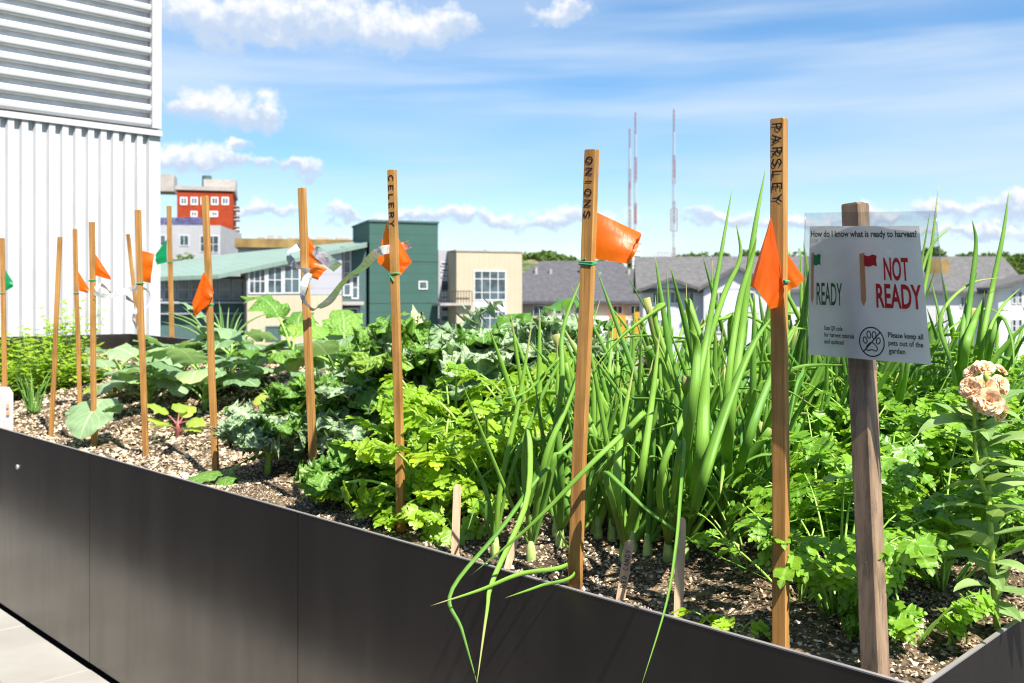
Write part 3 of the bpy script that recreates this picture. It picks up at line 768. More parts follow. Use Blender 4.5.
for u0 in (652, 669.5, 684): f.window(b, u0, 291.5, u0 + 10.5, 304, 2, 1, 'window_frame', .06, .09)
h = Fac(643, 67.1, R(-6))
h.window(b, 713, 291.5, 724, 304.5, 2, 1, 'window_frame', .06, .09); h.window(b, 744, 291.5, 755, 304.5, 2, 1, 'window_frame', .06, .09)
for u0 in (655, 684): f.window(b, u0, 319, u0 + 10, 333, 2, 1, 'window_frame', .06, .09)
h.window(b, 713, 319, 724, 333, 2, 1, 'window_frame', .06, .09); h.window(b, 736, 319, 747, 333, 2, 1, 'window_frame', .06, .09)

# house at the right
b = empty('white_house', P(980, 500, 80) * [1, 1, 0] + [0, 5, GZ], 'white house with a grey roof and paired windows at the right edge', 'building')
f = Fac(860, 78, R(-4))
m = MB(); t0, t1, za, zb = f.rect(m, 850, 291, 984, 345, 0, 10, 0, GZ)
tC0, tC1 = f.at(985, 290)[0], f.at(1064, 290)[0]; zRC = f.at(1024, 275)[1]
m.box(f.local(tC0, -2.5, GZ), f.x * (tC1 - tC0), f.y * 12.5, (0, 0, za + .25 - GZ)); gable_end(m, f, tC0, tC1, -2.5, za + .22, zRC - .1, .6)
side_gable(m, f, t0, tC0 + 2.9, 0, 10, za, f.at(930, 260)[1] + .5)
m.build('wall', M['white_sid'], b)
m = MB(); gable_roof(m, f, t0, tC0 + 3, 0, 10, za, f.at(930, 260)[1] + .5, .5, 'x'); gable_roof(m, f, tC0, tC1, -2.5, 8, za + .25, zRC + .05, .7, 'y')
rf = m.build('roof', M['shingle_l'], b)
m = MB(); tt, z = f.at(938, 262); c = f.local(tt, 2.2, za + 1.4); m.box(c, f.x * 1.7, f.y * 1.4, (0, 0, 1.25)); m.build('dormer', M['tan_roof'], rf)
h = Fac(985, 75, R(-4))
tt = [(1011.5, 291, 1016.5, 304), (1017.5, 291, 1022.5, 304), (1011.5, 319, 1016.5, 333), (1017.5, 319, 1022.5, 333), (1036, 291, 1047, 304), (1036, 319, 1047, 333)]
hh = Fac(0, 0, R(-4)); hh.o = f.local(0, -2.5, 0)
for q in tt: hh.window(b, *q, 1, 2, 'window_frame', .06, .08)
for q in ((880, 296, 890, 308), (905, 296, 915, 308), (960, 296, 968, 308), (960, 320, 968, 332), (905, 320, 915, 332)): f.window(b, *q, 2, 1, 'window_frame', .06, .08)

# far tower, roof box and scaffold on the hill
def simple_block(u0, v0, u1, v1, d, name, label, mat, nwin):
    b = empty(name, P((u0 + u1) / 2, HOR, d) * [1, 1, 0] + [0, 6, 0], label, 'building')
    f = Fac(u0, d, 0); m = MB(); f.rect(m, u0, v0, u1, v1, 0, 14, 0, -10); m.build('wall', M[mat], b)
    m = MB(); t0, z = f.at(u0, v0); t1, _ = f.at(u1, v0); m.box(f.local(t0 - .4, -.4, z + .01), f.x * (t1 - t0 + .8), f.y * 14.8, (0, 0, .8)); m.build('roof_cap', M['conc'], b)
    m = MB()
    for j in range(nwin):
        v = v0 + 2.2 + j * (v1 - v0 - 2) / max(1, nwin); f.rect(m, u0 + .8, v, u1 - .8, v + .9, .05, .02)
    m.build('window_band', M['glass'], b)
    return b
simple_block(632.5, 244, 641, 275, 780, 'white_tower', 'slim white tower far off below the paired masts', 'white_sid', 6)
simple_block(606, 258.5, 627, 275, 700, 'grey_office', 'wide grey block far off on the skyline under the orange flag tip', 'lav_sid', 2)
simple_block(553, 262, 563, 275, 640, 'brown_hall', 'small brown roofed building far off beside skyline trees', 'tan_roof', 1)
def bar(m, a, b_, r, mat=0): m.tube([a, b_], r, 4, mat, cap=False)
s = empty('scaffold_frame', P(664, 268, 720), 'open steel frame on the skyline left of the single mast foot', 'scaffold')
m = MB(); x0, x1 = P(658, 0, 720)[0], P(671, 0, 720)[0]
for k in range(5):
    x = x0 + (x1 - x0) * k / 4
    for y in (718, 724): bar(m, np.array([x, y, 20]), np.array([x, y, ZC + (HOR - 251) / F * 720]), .25)
for v in (252, 256, 260, 264):
    z = ZC + (HOR - v) / F * 720
    for y in (718, 724): bar(m, np.array([x0, y, z]), np.array([x1, y, z]), .22)
m.build('frame', M['mast_white'], s)

def mast(u, vtop, d, label, heads):
    base = P(u, 270, d); b = empty('radio_mast', base, label, 'mast', 'lattice radio masts on the skyline')
    H = (270 - vtop) / F * d; nb = 7
    for k in range(nb):
        m = MB(); z0, z1 = base[2] + H * k / nb, base[2] + H * (k + 1) / nb
        w = 1.15 if k < 5 else .7
        cs = [np.array([base[0] + w * math.cos(a), base[1] + w * math.sin(a), 0]) for a in (.5, 2.6, 4.7)]
        for c in cs: bar(m, c + [0, 0, z0], c + [0, 0, z1], .22 if k < 6 else .16)
        ns = 5
        for j in range(ns):
            za_, zb_ = z0 + (z1 - z0) * j / ns, z0 + (z1 - z0) * (j + 1) / ns
            for i in range(3): bar(m, cs[i] + [0, 0, za_], cs[(i + 1) % 3] + [0, 0, zb_], .10)
        m.build('mast_section', M['mast_red' if k % 2 == 0 else 'mast_white'], b)
    for (v0, v1, w) in heads:
        m = MB(); z0 = ZC + (HOR - v1) / F * d; z1 = ZC + (HOR - v0) / F * d
        for a in range(4):
            c = np.array([base[0] + w * math.cos(a * 1.57 + .6), base[1] + w * math.sin(a * 1.57 + .6), 0])
            bar(m, c + [0, 0, z0], c + [0, 0, z1], .3)
            for zz in (z0, (z0 + z1) / 2, z1): bar(m, np.array([base[0], base[1], zz]), c + [0, 0, zz], .12)
        m.build('antenna_cage', M['mast_red'], b)
    return b
mast(629.8, 128, 820, 'shorter left one of the two paired lattice masts', [(182, 206, 1.0)])
mast(635.5, 112, 800, 'taller right one of the two paired lattice masts', [(158, 182, 1.3), (205, 224, 1.0)])
mast(674.0, 109, 800, 'single red and white lattice mast standing apart right of the pair', [(160, 184, 1.5), (209, 231, 3.6)])

# ------------------------------------------------------------------ trees
def tree(name, label, base, H, Rr, clumps, nleaf, size, mat, group=None, conifer=False, cr=(.35, .6)):
    b = empty(name, base, label, 'tree', group); base = np.asarray(base, float)
    m = MB(); m.tube([base + [0, 0, H * t] for t in (0, .25, .5, .75, .95)], [H * .03 * (1 - .9 * t) + .02 for t in (0, .25, .5, .75, .95)], 8)
    cs = []
    for k in range(clumps):
        if conifer:
            t = (k + .5) / clumps; rr = Rr * (1 - t) ** .85 + .12; a = k * 2.4
            c = base + np.array([math.cos(a) * rr * .6, math.sin(a) * rr * .6, H * (.15 + .83 * t)]); r = rr * .55 + .12
        else:
            t = rnd.uniform(.35, .95); a = k * 2.4 + rnd.uniform(-.5, .5); rr = Rr * rnd.uniform(.2, .95) * (1 - abs(t - .62) * 1.3)
            c = base + np.array([math.cos(a) * rr, math.sin(a) * rr, H * t]); r = Rr * rnd.uniform(*cr)
        cs.append((c, r)); st = base + [0, 0, H * max(.15, t - .2)]
        m.tube([st, (st + c) / 2 + [0, 0, .1 * H * .3], c], [H * .012, H * .008, H * .003], 5)
    m.build('trunk', M['bark'], b, True)
    m = MB(); leaf_cloud(m, cs, nleaf, size); m.build('crown', M[mat], b)
tree('conifer_tree', 'olive green conifer in front of the pale house, seen through onion leaves', np.array([*(P(657, 0, 62)[:2]), GZ]), 13.4, 2.6, 46, 190, .20, 'tree_b', None, True)
tree('street_tree', 'small yellowish tree in front of the pale grey block', np.array([*(P(173, 0, 100)[:2]), -9]), 15.2, 3.0, 16, 240, .28, 'tree_a')
for i, (u, v, r_) in enumerate(((985, 262, 3.6), (1003, 257, 4.2), (1022, 262, 4.4), (1042, 256, 4.6))):
    tree('dense_tree', ('lowest green tree above the white house roof', 'second green tree above the white house roof, left of the white gable', 'green tree right behind the white gable peak', 'green tree beyond the right picture edge behind the white house')[i],
         np.array([*(P(u, 0, 125)[:2]), -10]), 11 + (HOR - v) / F * 125, r_, 16, 260, .40, 'tree_a', 'trees behind the white house')
for i, (u, v) in enumerate(((563, 257), (545, 262), (618, 262))):
    tree('skyline_tree', ('rounded tree on the skyline just left of the onions stake', 'small low tree on the skyline further left of the onions stake', 'tree on the skyline right of the onions stake')[i],
         np.array([*(P(u, 0, 300)[:2]), -6]), 7 + (HOR - v) / F * 300, 4.5, 10, 160, .8, 'tree_a', 'trees on the skyline')

# ------------------------------------------------------------------ white metal building at the left
b = empty('metal_building', P(100, HOR, 6.2) * [1, 1, 0], 'white metal clad building corner with louvres above ribbed cladding', 'building')
dW = 6.35
g = Fac(159.5, dW, R(45)); N_ = -g.y    # towards us
def gz(v, u=159.5): return g.at(u, v)[1]
t_edge = g.at(159.5, 0)[0]; TL = g.at(-95, 0)[0]   # runs to the left, past the frame
z_fl0, z_fl1 = gz(137), gz(131.5)       # flashing strip
z_top = gz(-120)
m = MB()   # body behind the cladding
m.box(g.local(TL, .036, 0), g.x * (t_edge - TL - .01), g.y * 4.0, (0, 0, z_top)); m.build('wall', M['louvre_back'], b)
# ribbed cladding: trapezoid profile
m = MB(); t = g.at(147.5, 0)[0]; pit = .0775; prof = []
while t > TL:
    prof += [(t, -.024), (t - .010, .004), (t - .033, .004), (t - .043, -.024)]; t -= pit
vs_ = []; fs = []
for (tt, dd) in prof: vs_ += [g.local(tt, dd, -.1), g.local(tt, dd, z_fl0 + .015)]
for k in range(len(prof) - 1): fs.append((2 * k + 2, 2 * k, 2 * k + 1, 2 * k + 3))
m.add(vs_, fs); m.build('ribbed_cladding', M['white_metal'], b)
m = MB(); tc = g.at(147.8, 0)[0]
m.box(g.local(tc, -.012, -.1), g.x * (t_edge - tc), g.y * .13, (0, 0, z_fl0 + .1)); m.build('corner_trim', M['white_metal'], b)
m = MB(); m.box(g.local(TL, -.035, z_fl0), g.x * (t_edge - TL + .004), g.y * .15, (0, 0, z_fl1 - z_fl0)); m.build('flashing', M['white_metal'], b)
m = MB(); m.box(g.local(TL, .02, z_fl1 + .002), g.x * (t_edge - TL - .004), g.y * .1, (0, 0, .012)); m.build('shadow_gap', M['dark_gap'], b)
m = MB(); tf = g.at(150.5, 0)[0]; zf = z_fl1 + .014
m.box(g.local(tf, -.028, zf), g.x * (t_edge - tf), g.y * .16, (0, 0, z_top - zf)); m.build('louvre_frame', M['white_metal'], b)
m = MB(); pz = .0935; z = zf + .004
while z < z_top - .1:   # blades: sloping front, hollow underneath
    a = [(.004, z), (-.012, z + .003), (-.021, z + .014), (-.024, z + .032), (-.018, z + .050), (.030, z + .066), (.030, z + .062), (-.012, z + .046), (-.012, z + .012)]
    A = [g.local(TL, y_, z_) for y_, z_ in a]; B = [g.local(tf - .004, y_, z_) for y_, z_ in a]; k = len(a)
    m.add(A + B, [(i, (i + 1) % k, (i + 1) % k + k, i + k) for i in range(k)] + [tuple(range(k - 1, -1, -1)), tuple(range(k, 2 * k))])
    z += pz
m.build('louvre_blades', M['white_metal'], b)
# ------------------------------------------------------------------ planter
pl = empty('planter_box', SW(0, 0, 0), 'long dark bronze steel planter box full of vegetables and stakes', 'planter')
TH = .005
seams = [0.0, 1.45, 2.68, 3.93, L_BED]
for i in range(4):
    s0, s1 = seams[i] + (.0 if i == 0 else .0012), seams[i + 1] - .0012
    m = MB(); m.box(SW(s0, 0, .012), E1 * (s1 - s0), E2 * TH, (0, 0, RIM - .012)); p = m.build('front_panel', M['steel'], pl)
    m = MB(); m.box(SW(s0, -.0008, RIM + .0003), E1 * (s1 - s0), E2 * (TH + .0016), (0, 0, .0022)); m.build('rim_edge', M['rim_highlight'], p)  # rim strip in paler steel, its highlight put into the colour
    if i == 2:
        c = P(18, 467, 3.62); s, w = sw_of(c); c = SW(s, -.0002, c[2])
        m = MB(); m.tube([c, c - E2 * .004], .009, 10); m.build('rivet', M['rivet'], p)
m = MB(); m.box(SW(-.006, 0.0, .012), E1 * .005, E2 * W_BED, (0, 0, RIM - .012)); ep = m.build('end_panel', M['steel'], pl)
m = MB(); m.box(SW(-.0068, 0.0, RIM + .0003), E1 * .0066, E2 * W_BED, (0, 0, .0022)); m.build('rim_edge', M['rim_highlight'], ep)
# back panel with its gently rising rim; far end panel
m = MB(); ss_ = np.linspace(-.006, L_BED, 12)
for a, b_ in zip(ss_[:-1], ss_[1:]):
    v = [SW(a, W_BED, .012), SW(b_, W_BED, .012), SW(b_, W_BED, back_rim(b_)), SW(a, W_BED, back_rim(a))]
    m.add(v + [q + E2 * .03 for q in v], [(3, 2, 1, 0), (4, 5, 6, 7), (3, 7, 6, 2), (0, 1, 5, 4)])
m.build('back_panel', M['steel'], pl)
m = MB(); zf = back_rim(L_BED)
m.box(SW(L_BED + .001, 0, .012), E1 * .02, E2 * (W_BED + .03), (0, 0, zf - .012)); m.build('end_panel', M['steel'], pl)
# soil
m = MB(); ns, nw = 260, 70; vs_ = []; fs = []
for i in range(ns + 1):
    s = L_BED * i / ns
    for j in range(nw + 1):
        w = .0055 + (W_BED - .0065) * j / nw; vs_.append(SW(s, w, soil_z(s, w) + rng.normal(0, .0022)))
for i in range(ns):
    for j in range(nw):
        a = i * (nw + 1) + j; fs.append((a, a + nw + 1, a + nw + 2, a + 1))
fs = [f[::-1] for f in fs]
m.add(vs_, fs); tag(m.build('soil', M['soil'], None, True), kind='structure')
# pale grit and chips lying on it
def chips(n, smin, smax, slo, shi):
    m = MB(); s = rng.uniform(slo, shi, n); w = rng.uniform(.012, W_BED - .01, n)
    base = np.array([[-1, -.6, 0], [-.2, -1, .15], [1, -.4, 0], [.7, .7, .1], [-.5, .9, 0], [0, 0, .75], [.35, .1, .7]]) * .5
    tf = [(0, 1, 5), (1, 2, 6), (1, 6, 5), (2, 3, 6), (3, 4, 5), (3, 5, 6), (4, 0, 5)]
    V = []; Fs = []; rr = []
    for i in range(n):
        sz = smin + (smax - smin) * rng.random() ** 2.2
        a = rng.uniform(0, 6.283); ca, sa = math.cos(a), math.sin(a)
        q = base * np.array([1, rng.uniform(.5, 1), rng.uniform(.5, 1.1)]) * sz + rng.normal(0, .08, (7, 3)) * sz
        tx, ty = rng.normal(0, .35, 2); q[:, 2] += q[:, 0] * tx + q[:, 1] * ty
        x = q[:, 0] * ca - q[:, 1] * sa; y = q[:, 0] * sa + q[:, 1] * ca
        p = SW(s[i], w[i], soil_z(s[i], w[i]) + .001)
        V.append(np.stack([x + p[0], y + p[1], q[:, 2] + p[2]], 1)); k = 7 * i
        Fs += [(a_ + k, b_ + k, c_ + k) for a_, b_, c_ in tf]
        patch = .5 + .5 * math.sin(s[i] * 6.3 + w[i] * 9) * math.sin(w[i] * 14 - s[i] * 3.1)
        c0 = rng.beta(1.5, 1.4); fall = min(1.0, .82 + .1 * s[i])
        rr += [min(1, c0 * (.6 + .5 * patch) * fall * (1.25 if sz < .006 else 1))] * 7
    m.add(np.concatenate(V), Fs, 0, r=np.array(rr)); return m
m = chips(40000, .003, .011, 0, 2.5); m2 = chips(17000, .008, .024, 2.1, L_BED)
m.add(np.concatenate(m2.v), m2.f, 0, r=np.concatenate(m2.r))
tag(m.build('mulch', M['chips']), kind='stuff')

# ------------------------------------------------------------------ handwriting
GL = {  # strokes in a unit box, x to the right, y up
 'O': [[(.5, 1), (.15, .85), (0, .5), (.15, .12), (.5, 0), (.85, .15), (1, .5), (.85, .88), (.5, 1)]],
 'N': [[(0, 0), (.05, 1), (.92, .02), (1, 1)]], 'I': [[(.5, 0), (.5, 1)]],
 'S': [[(.95, .85), (.55, 1), (.12, .85), (.2, .58), (.8, .42), (.95, .18), (.5, 0), (.05, .12)]],
 'P': [[(.1, 0), (.12, 1), (.7, .98), (.95, .75), (.7, .48), (.12, .45)]],
 'A': [[(0, 0), (.5, 1), (1, 0)], [(.2, .36), (.82, .36)]],
 'R': [[(.1, 0), (.12, 1), (.7, .98), (.92, .76), (.7, .52), (.12, .48)], [(.45, .5), (1, 0)]],
 'L': [[(.1, 1), (.1, 0), (.9, .03)]], 'E': [[(.9, 1), (.1, .97), (.1, 0), (.95, .03)], [(.1, .5), (.75, .52)]],
 'Y': [[(0, 1), (.5, .5), (1, 1)], [(.5, .5), (.48, 0)]], 'C': [[(.95, .85), (.5, 1), (.08, .7), (.05, .3), (.45, 0), (.95, .15)]],
 'D': [[(.1, 0), (.1, 1), (.6, .95), (.95, .5), (.6, .05), (.1, 0)]]}
def write(m, text, org, along, up, nrm, h, adv, lw, gap=.28, jit=.05):
    """ink ribbons of one word; org = start of the baseline"""
    r_ = random.Random(text); x = 0.0
    for ch in text:
        if ch != ' ':
            dx, dy, k = r_.uniform(-jit, jit), r_.uniform(-jit, jit), 1 + r_.uniform(-jit, jit)
            for st in GL[ch]:
                pts = spline(st, 2 * len(st) + 3) if ch in 'OSCD' else np.array(st)
                pts = np.array(pts); Q = [org + along * (x + (p[0] * .8 + dx) * adv * (1 - gap)) + up * ((p[1] * k + dy * .5) * h) + nrm * .0006 for p in pts]
                for a, b_ in zip(Q[:-1], Q[1:]):
                    d = b_ - a; L = np.linalg.norm(d)
                    if L < 1e-6: continue
                    d /= L; sd_ = np.cross(nrm, d) * lw * .5; a2 = a - d * lw * .3; b2 = b_ + d * lw * .3
                    m.add([a2 - sd_, b2 - sd_, b2 + sd_, a2 + sd_], [(0, 1, 2, 3)])
        x += adv
    return m

# ------------------------------------------------------------------ stakes
STK = {}
def stake(key, top, base, wpx, label, d=None, word=None, yawo=.30, cat='stake', lift=0.0):
    if d is None:
        d = (ZC - (RIM - .015)) * F / (base[1] - HOR)
    pb = P(base[0], base[1], d); pt = P(top[0], top[1], d)
    s, w = sw_of(pb)
    if w < .022:
        sh = E2 * (.022 - w); pb = pb + sh; pt = pt + sh
        k = pb[1] / d; d2 = pb[1]; pb = P(base[0], base[1], d2); pt = P(top[0], top[1], d2)
    d = pb[1]
    ax = pt - pb; H = np.linalg.norm(ax); ax /= H
    view = np.array([pb[0], pb[1], 0]); view /= np.linalg.norm(view)
    ca, sa = math.cos(yawo), math.sin(yawo)
    n = -view; n = np.array([n[0] * ca + n[1] * sa, -n[0] * sa + n[1] * ca, 0])   # front face normal, turned to the left
    n = n - ax * np.dot(n, ax); n /= np.linalg.norm(n); r = np.cross(ax, n); r /= np.linalg.norm(r)
    if np.dot(r, [1, 0, 0]) < 0: r = -r
    wd = wpx / F * d / (ca + .75 * sa); th = wd * .75
    o = empty('garden_stake', pb, label, cat, 'wooden plant stakes along the planter')
    m = MB(); a = .0012; lo = pb - ax * .09
    rings = []
    for z in (0, .09 + H * .33, .09 + H * .66, .09 + H - .002, .09 + H):
        e = a if z < .09 + H - .001 else a * 2
        bow = math.sin(z / (H + .09) * math.pi) * rnd.uniform(-.002, .002)
        c = lo + ax * z + r * bow
        hw, ht = wd / 2, th / 2
        sec = [(-hw + e, -ht), (hw - e, -ht), (hw, -ht + e), (hw, ht - e), (hw - e, ht), (-hw + e, ht), (-hw, ht - e), (-hw, -ht + e)]
        rings.append([c + r * x - n * y for x, y in sec])
    V = [p for q in rings for p in q]; fs = []
    for i in range(len(rings) - 1):
        for k in range(8): fs.append((8 * i + k, 8 * i + (k + 1) % 8, 8 * i + 8 + (k + 1) % 8, 8 * i + 8 + k))
    fs += [tuple(range(7, -1, -1)), tuple(8 * (len(rings) - 1) + k for k in range(8))]
    m.add(V, fs); m.build('shaft', M['stake'], o)
    info = dict(o=o, pb=pb, ax=ax, n=n, r=r, wd=wd, th=th, d=d, H=H); STK[key] = info
    if word:
        text, v0, v1, hfac, lw = word
        m = MB(); z0 = (base[1] - v0) / (base[1] - top[1]) * H; L = (v1 - v0) / (base[1] - top[1]) * H
        org = pb + ax * z0 + n * (th / 2 + .0003) - r * wd * hfac * .5
        write(m, text, org, -ax, r, n, wd * hfac, L / len(text), lw)
        m.build('lettering', M['ink'], o)
    return info
stake('parsley', (779, 119), (780.5, 648), 17.5, 'tall wooden stake with PARSLEY written down its face, right of the onions', word=('PARSLEY', 124, 207, .62, .0022), yawo=.36)
stake('onion', (592, 150), (575, 588), 15.5, 'wooden stake with ONIONS written down its face, leaning slightly', word=('ONIONS', 158, 222, .55, .0022), yawo=.46)
stake('celery', (392, 170), (401, 530), 10, 'wooden stake marked CELERY, standing in front of the celery and the teal tower', word=('CELERY', 176, 230, .6, .0022), yawo=.46)
stake('ribboned', (302, 188), (315, 503), 9, 'wooden stake wrapped in silver foil and a crumpled orange flag', yawo=.46)
stake('plain205', (205, 196), (216, 472), 7.5, 'wooden stake with a hanging folded orange flag in front of the green metal roof', yawo=.46)
stake('plain138', (138, 210), (146, 457), 6.5, 'wooden stake with a square orange flag by the white building corner', yawo=.46)
stake('plain92', (92, 222), (94, 447), 6, 'wooden stake with a pointed orange flag, above a drooping grey green leaf', yawo=.46)
stake('bare', (60, 237), (51, 433), 5, 'thin bare wooden stake without any flag, in front of the ribbed wall', yawo=.46)
stake('back75', (75, 229), (80, 420), 4.6, 'thin stake with a small orange flag rising out of the herbs behind', d=4.12, yawo=.46)
stake('lean', (128, 234), (147, 404), 4.2, 'thin bare stake leaning left behind the square orange flag', d=4.35, yawo=.46)
stake('far', (169, 206), (172, 352), 5, 'wooden stake with a green flag at the far back of the bed', d=5.45, yawo=.46)
stake('edge', (2, 238), (5, 409), 5, 'wooden stake with a green flag at the left edge of the picture', d=4.42, yawo=.46)

def on_stake(k, v, side=0.0, fwd=0.0):
    """point on a stake at picture row v; side along its width, fwd out of its front face (metres)"""
    q = STK[k]; z = ZC - (v - HOR) / F * q['d']; t = (z - q['pb'][2]) / q['ax'][2]
    return q['pb'] + q['ax'] * t + q['r'] * side + q['n'] * fwd
def tie(k, v, flag, tail=None, mat='tie'):
    q = STK[k]; m = MB(); pts = []; hw, ht = q['wd'] / 2 + .001, q['th'] / 2 + .001
    for turn in range(2):
        for (a, b_) in ((-1, 1), (1, 1), (1, -1), (-1, -1)):
            pts.append(on_stake(k, v + turn * 1.1 * (1.5 / q['d']), a * hw, b_ * ht) + q['ax'] * rnd.uniform(-.0015, .0015))
    pts.append(pts[0] - q['ax'] * .004)
    if tail:
        pts = [pts[0] + q['r'] * tail[0] + q['ax'] * tail[1]] + pts
    m.tube(pts, .0016, 5); return m.build('tie_wire', M[mat], flag)
def cloth(m, quads, n=9, wave=.0, freq=2.0, ph=0.0):
    """each quad: four corner points (a,b,c,d), filled with a bulged grid"""
    for (a, b_, c, d_, bulge) in quads:
        nrm = np.cross(b_ - a, d_ - a); nrm /= np.linalg.norm(nrm) + 1e-9
        if nrm[1] > 0: nrm = -nrm
        V = []; fs = []
        for i in range(n + 1):
            for j in range(n + 1):
                x, y = i / n, j / n
                p = a * (1 - x) * (1 - y) + b_ * x * (1 - y) + c * x * y + d_ * (1 - x) * y
                p = p + nrm * (bulge * math.sin(math.pi * y) * (.3 + .7 * x) + wave * math.sin(freq * 6.28 * y + ph + x * 1.5) * x)
                V.append(p)
        for i in range(n):
            for j in range(n):
                k = i * (n + 1) + j; fs.append((k, k + n + 1, k + n + 2, k + 1))
        m.add(V, fs)
def flag(key, label, mat, quads_px, tie_v, wave=.004, tail=None, tmat='tie'):
    q = STK[key]; d = q['d']
    o = empty('marker_flag', on_stake(key, tie_v), label, 'flag', 'plastic flags tied to the stakes')
    m = MB()
    for (pts, bul) in quads_px:
        cs = [P(u, v, d + dd) for (u, v, dd) in pts]
        cloth(m, [(*cs, bul)], wave=wave, ph=rnd.uniform(0, 6))
    m.build('flag_cloth', M[mat], o, True); tie(key, tie_v, o, tail, tmat)
    return o
# corner order: at the stake top, outer top, outer bottom, at the stake bottom (u, v, depth offset)
flag('onion', 'orange flag flying right from the ONIONS stake', 'orange', [(((594, 211, .008), (641, 233, .03), (629, 264, -.012), (592, 258, .008)), .012), (((641, 233, .03), (640, 236, .0), (633, 254, -.03), (629, 264, -.012)), -.004)], 263, .002, (.012, .006))
flag('parsley', 'orange flag folded round the PARSLEY stake like a cone', 'orange',
     [(((770.5, 217, -.004), (754, 285, -.022), (756, 289, .01), (772, 225, .016)), -.006),
      (((771, 217, -.014), (754, 286, -.022), (770, 309, -.024), (783.5, 284, -.019)), .003), (((771, 217, -.0145), (783.5, 284, -.0195), (783, 306, -.018), (770, 309, -.024)), .002),
      (((786, 251, .012), (804.5, 279, .03), (787.5, 291, .014), (784, 280, .012)), .006)], 281, .002, (.004, -.016))
flag('celery', 'orange flag folded into a kite shape round the CELERY stake', 'orange',
     [(((387, 220, .022), (377, 262, .014), (389, 272, .024), (394, 262, .024)), .004),
      (((396.5, 235, .022), (412, 262, .028), (399, 277, .022), (396, 262, .022)), .004),
      (((396, 262, .020), (411, 262, .022), (399, 277, .008), (398, 272, .018)), -.002)], 273, .002, (.012, -.018))
flag('ribboned', 'crumpled orange flag tangled in silver foil', 'orange',
     [(((307, 234, .012), (317, 252, .02), (319, 262, .012), (308, 257, .012)), .008), (((309, 256, .012), (327, 269, .012), (318, 280, -.01), (310, 277, .01)), .010)], 279, .004)
flag('plain205', 'folded orange flag hanging left of its stake in front of the green metal roof', 'orange',
     [(((203.5, 272, -.014), (192.5, 302, -.02), (195, 317, -.012), (208, 304, -.014)), .012), (((204, 272, -.016), (214, 292, -.012), (208, 306, -.018), (197, 313, -.02)), .006)], 304, .003)
flag('plain138', 'square orange flag hanging off the stake near the white building corner', 'orange', [(((140, 250, .01), (154.5, 254, .02), (150.5, 283, .012), (140, 281, .01)), .006)], 283, .004)
flag('plain92', 'pointed orange flag pointing right in front of the ribbed wall, upper of two there', 'orange', [(((94, 252, .01), (110, 276, .03), (111, 280, .02), (94, 275, .01)), .010)], 280, .003)
flag('back75', 'small orange flag low down behind the pointed one', 'orange', [(((78, 271, .01), (89, 288, .03), (88, 293, .02), (79, 291, .01)), .008)], 293, .003)
flag('far', 'green flag drooping left from the stake at the far back', 'green', [(((167, 239, .01), (156, 254, .02), (157, 265, .01), (167, 262, .01)), .012)], 262, .004)
flag('edge', 'green flag at the left edge of the picture', 'green', [(((4, 268, .01), (12.5, 281, .03), (13, 287, .02), (4, 292, .01)), .008)], 293, .003)

# ------------------------------------------------------------------ foil ribbons
def ribbon(name, label, strips, d):
    o = empty(name, P(strips[0][0][0][0], strips[0][0][0][1], d), label, 'foil ribbon', 'silver foil ribbons'); m = MB()
    for pts, width in strips:
        C = spline([P(u, v, d + dd) for (u, v, dd, tw) in pts], 40); tw = np.interp(np.linspace(0, 1, 40), np.linspace(0, 1, len(pts)), [q[3] for q in pts])
        tan = np.gradient(C, axis=0); tan /= np.linalg.norm(tan, axis=1)[:, None]; V = []
        for i in range(40):
            a = np.cross(tan[i], [0, 1, 0]); a /= np.linalg.norm(a) + 1e-9; b_ = np.cross(tan[i], a)
            sd_ = a * math.cos(tw[i]) + b_ * math.sin(tw[i]); w = width * .5
            V += [C[i] - sd_ * w, C[i] + sd_ * w]
        m.add(V, [(2 * i, 2 * i + 1, 2 * i + 3, 2 * i + 2) for i in range(39)])
    m.build('tape', M['foil'], o, True); return o
dR, dC = STK['ribboned']['d'], STK['celery']['d']
ribbon('foil_ribbon', 'holographic silver ribbon knotted on a stake and streaming right to the CELERY stake',
       [([(318, 308, .0, 1.1), (330, 300, -.02, .5), (345, 280, -.06, 1.2), (362, 268, -.12, .9), (378, 252, dC - dR - .02, .4), (398, 248, dC - dR + .03, .2), (410, 244, dC - dR + .03, .5)], .020),
        ([(306, 244, .02, .2), (297, 248, 0, .6), (289, 254, -.02, 1.0), (292, 262, -.02, .3), (300, 268, -.03, 1.4), (309, 272, -.02, .4)], .024),
        ([(314, 250, -.02, .7), (320, 254, -.02, .1), (330, 262, -.01, .3), (338, 268, .01, .2)], .030),
        ([(309, 273, -.025, .3), (304, 285, -.03, .2), (303, 298, -.03, .8), (311, 308, -.03, 1.2), (318, 308, .0, 1.1)], .020)], dR)
d9, d13 = STK['plain92']['d'], STK['plain138']['d']
ribbon('foil_ribbon', 'silver ribbon looped between two stakes in front of the white ribbed wall',
       [([(94, 293, -.02, .3), (105, 296, 0, .1), (118, 294, .05, .6), (130, 289, .1, .2), (142, 288, .05, .9), (149, 293, -.1, .4), (149, 303, -.15, .8), (143, 310, -.2, .3)], .018),
        ([(95, 289, -.02, .8), (101, 285, 0, .2), (108, 290, .02, 1.0), (112, 294, .04, .3)], .014),
        ([(126, 297, .1, .4), (134, 303, .05, 1.0), (135, 312, 0, .2), (133, 320, 0, .9), (138, 329, -.05, .3)], .018)], d9)

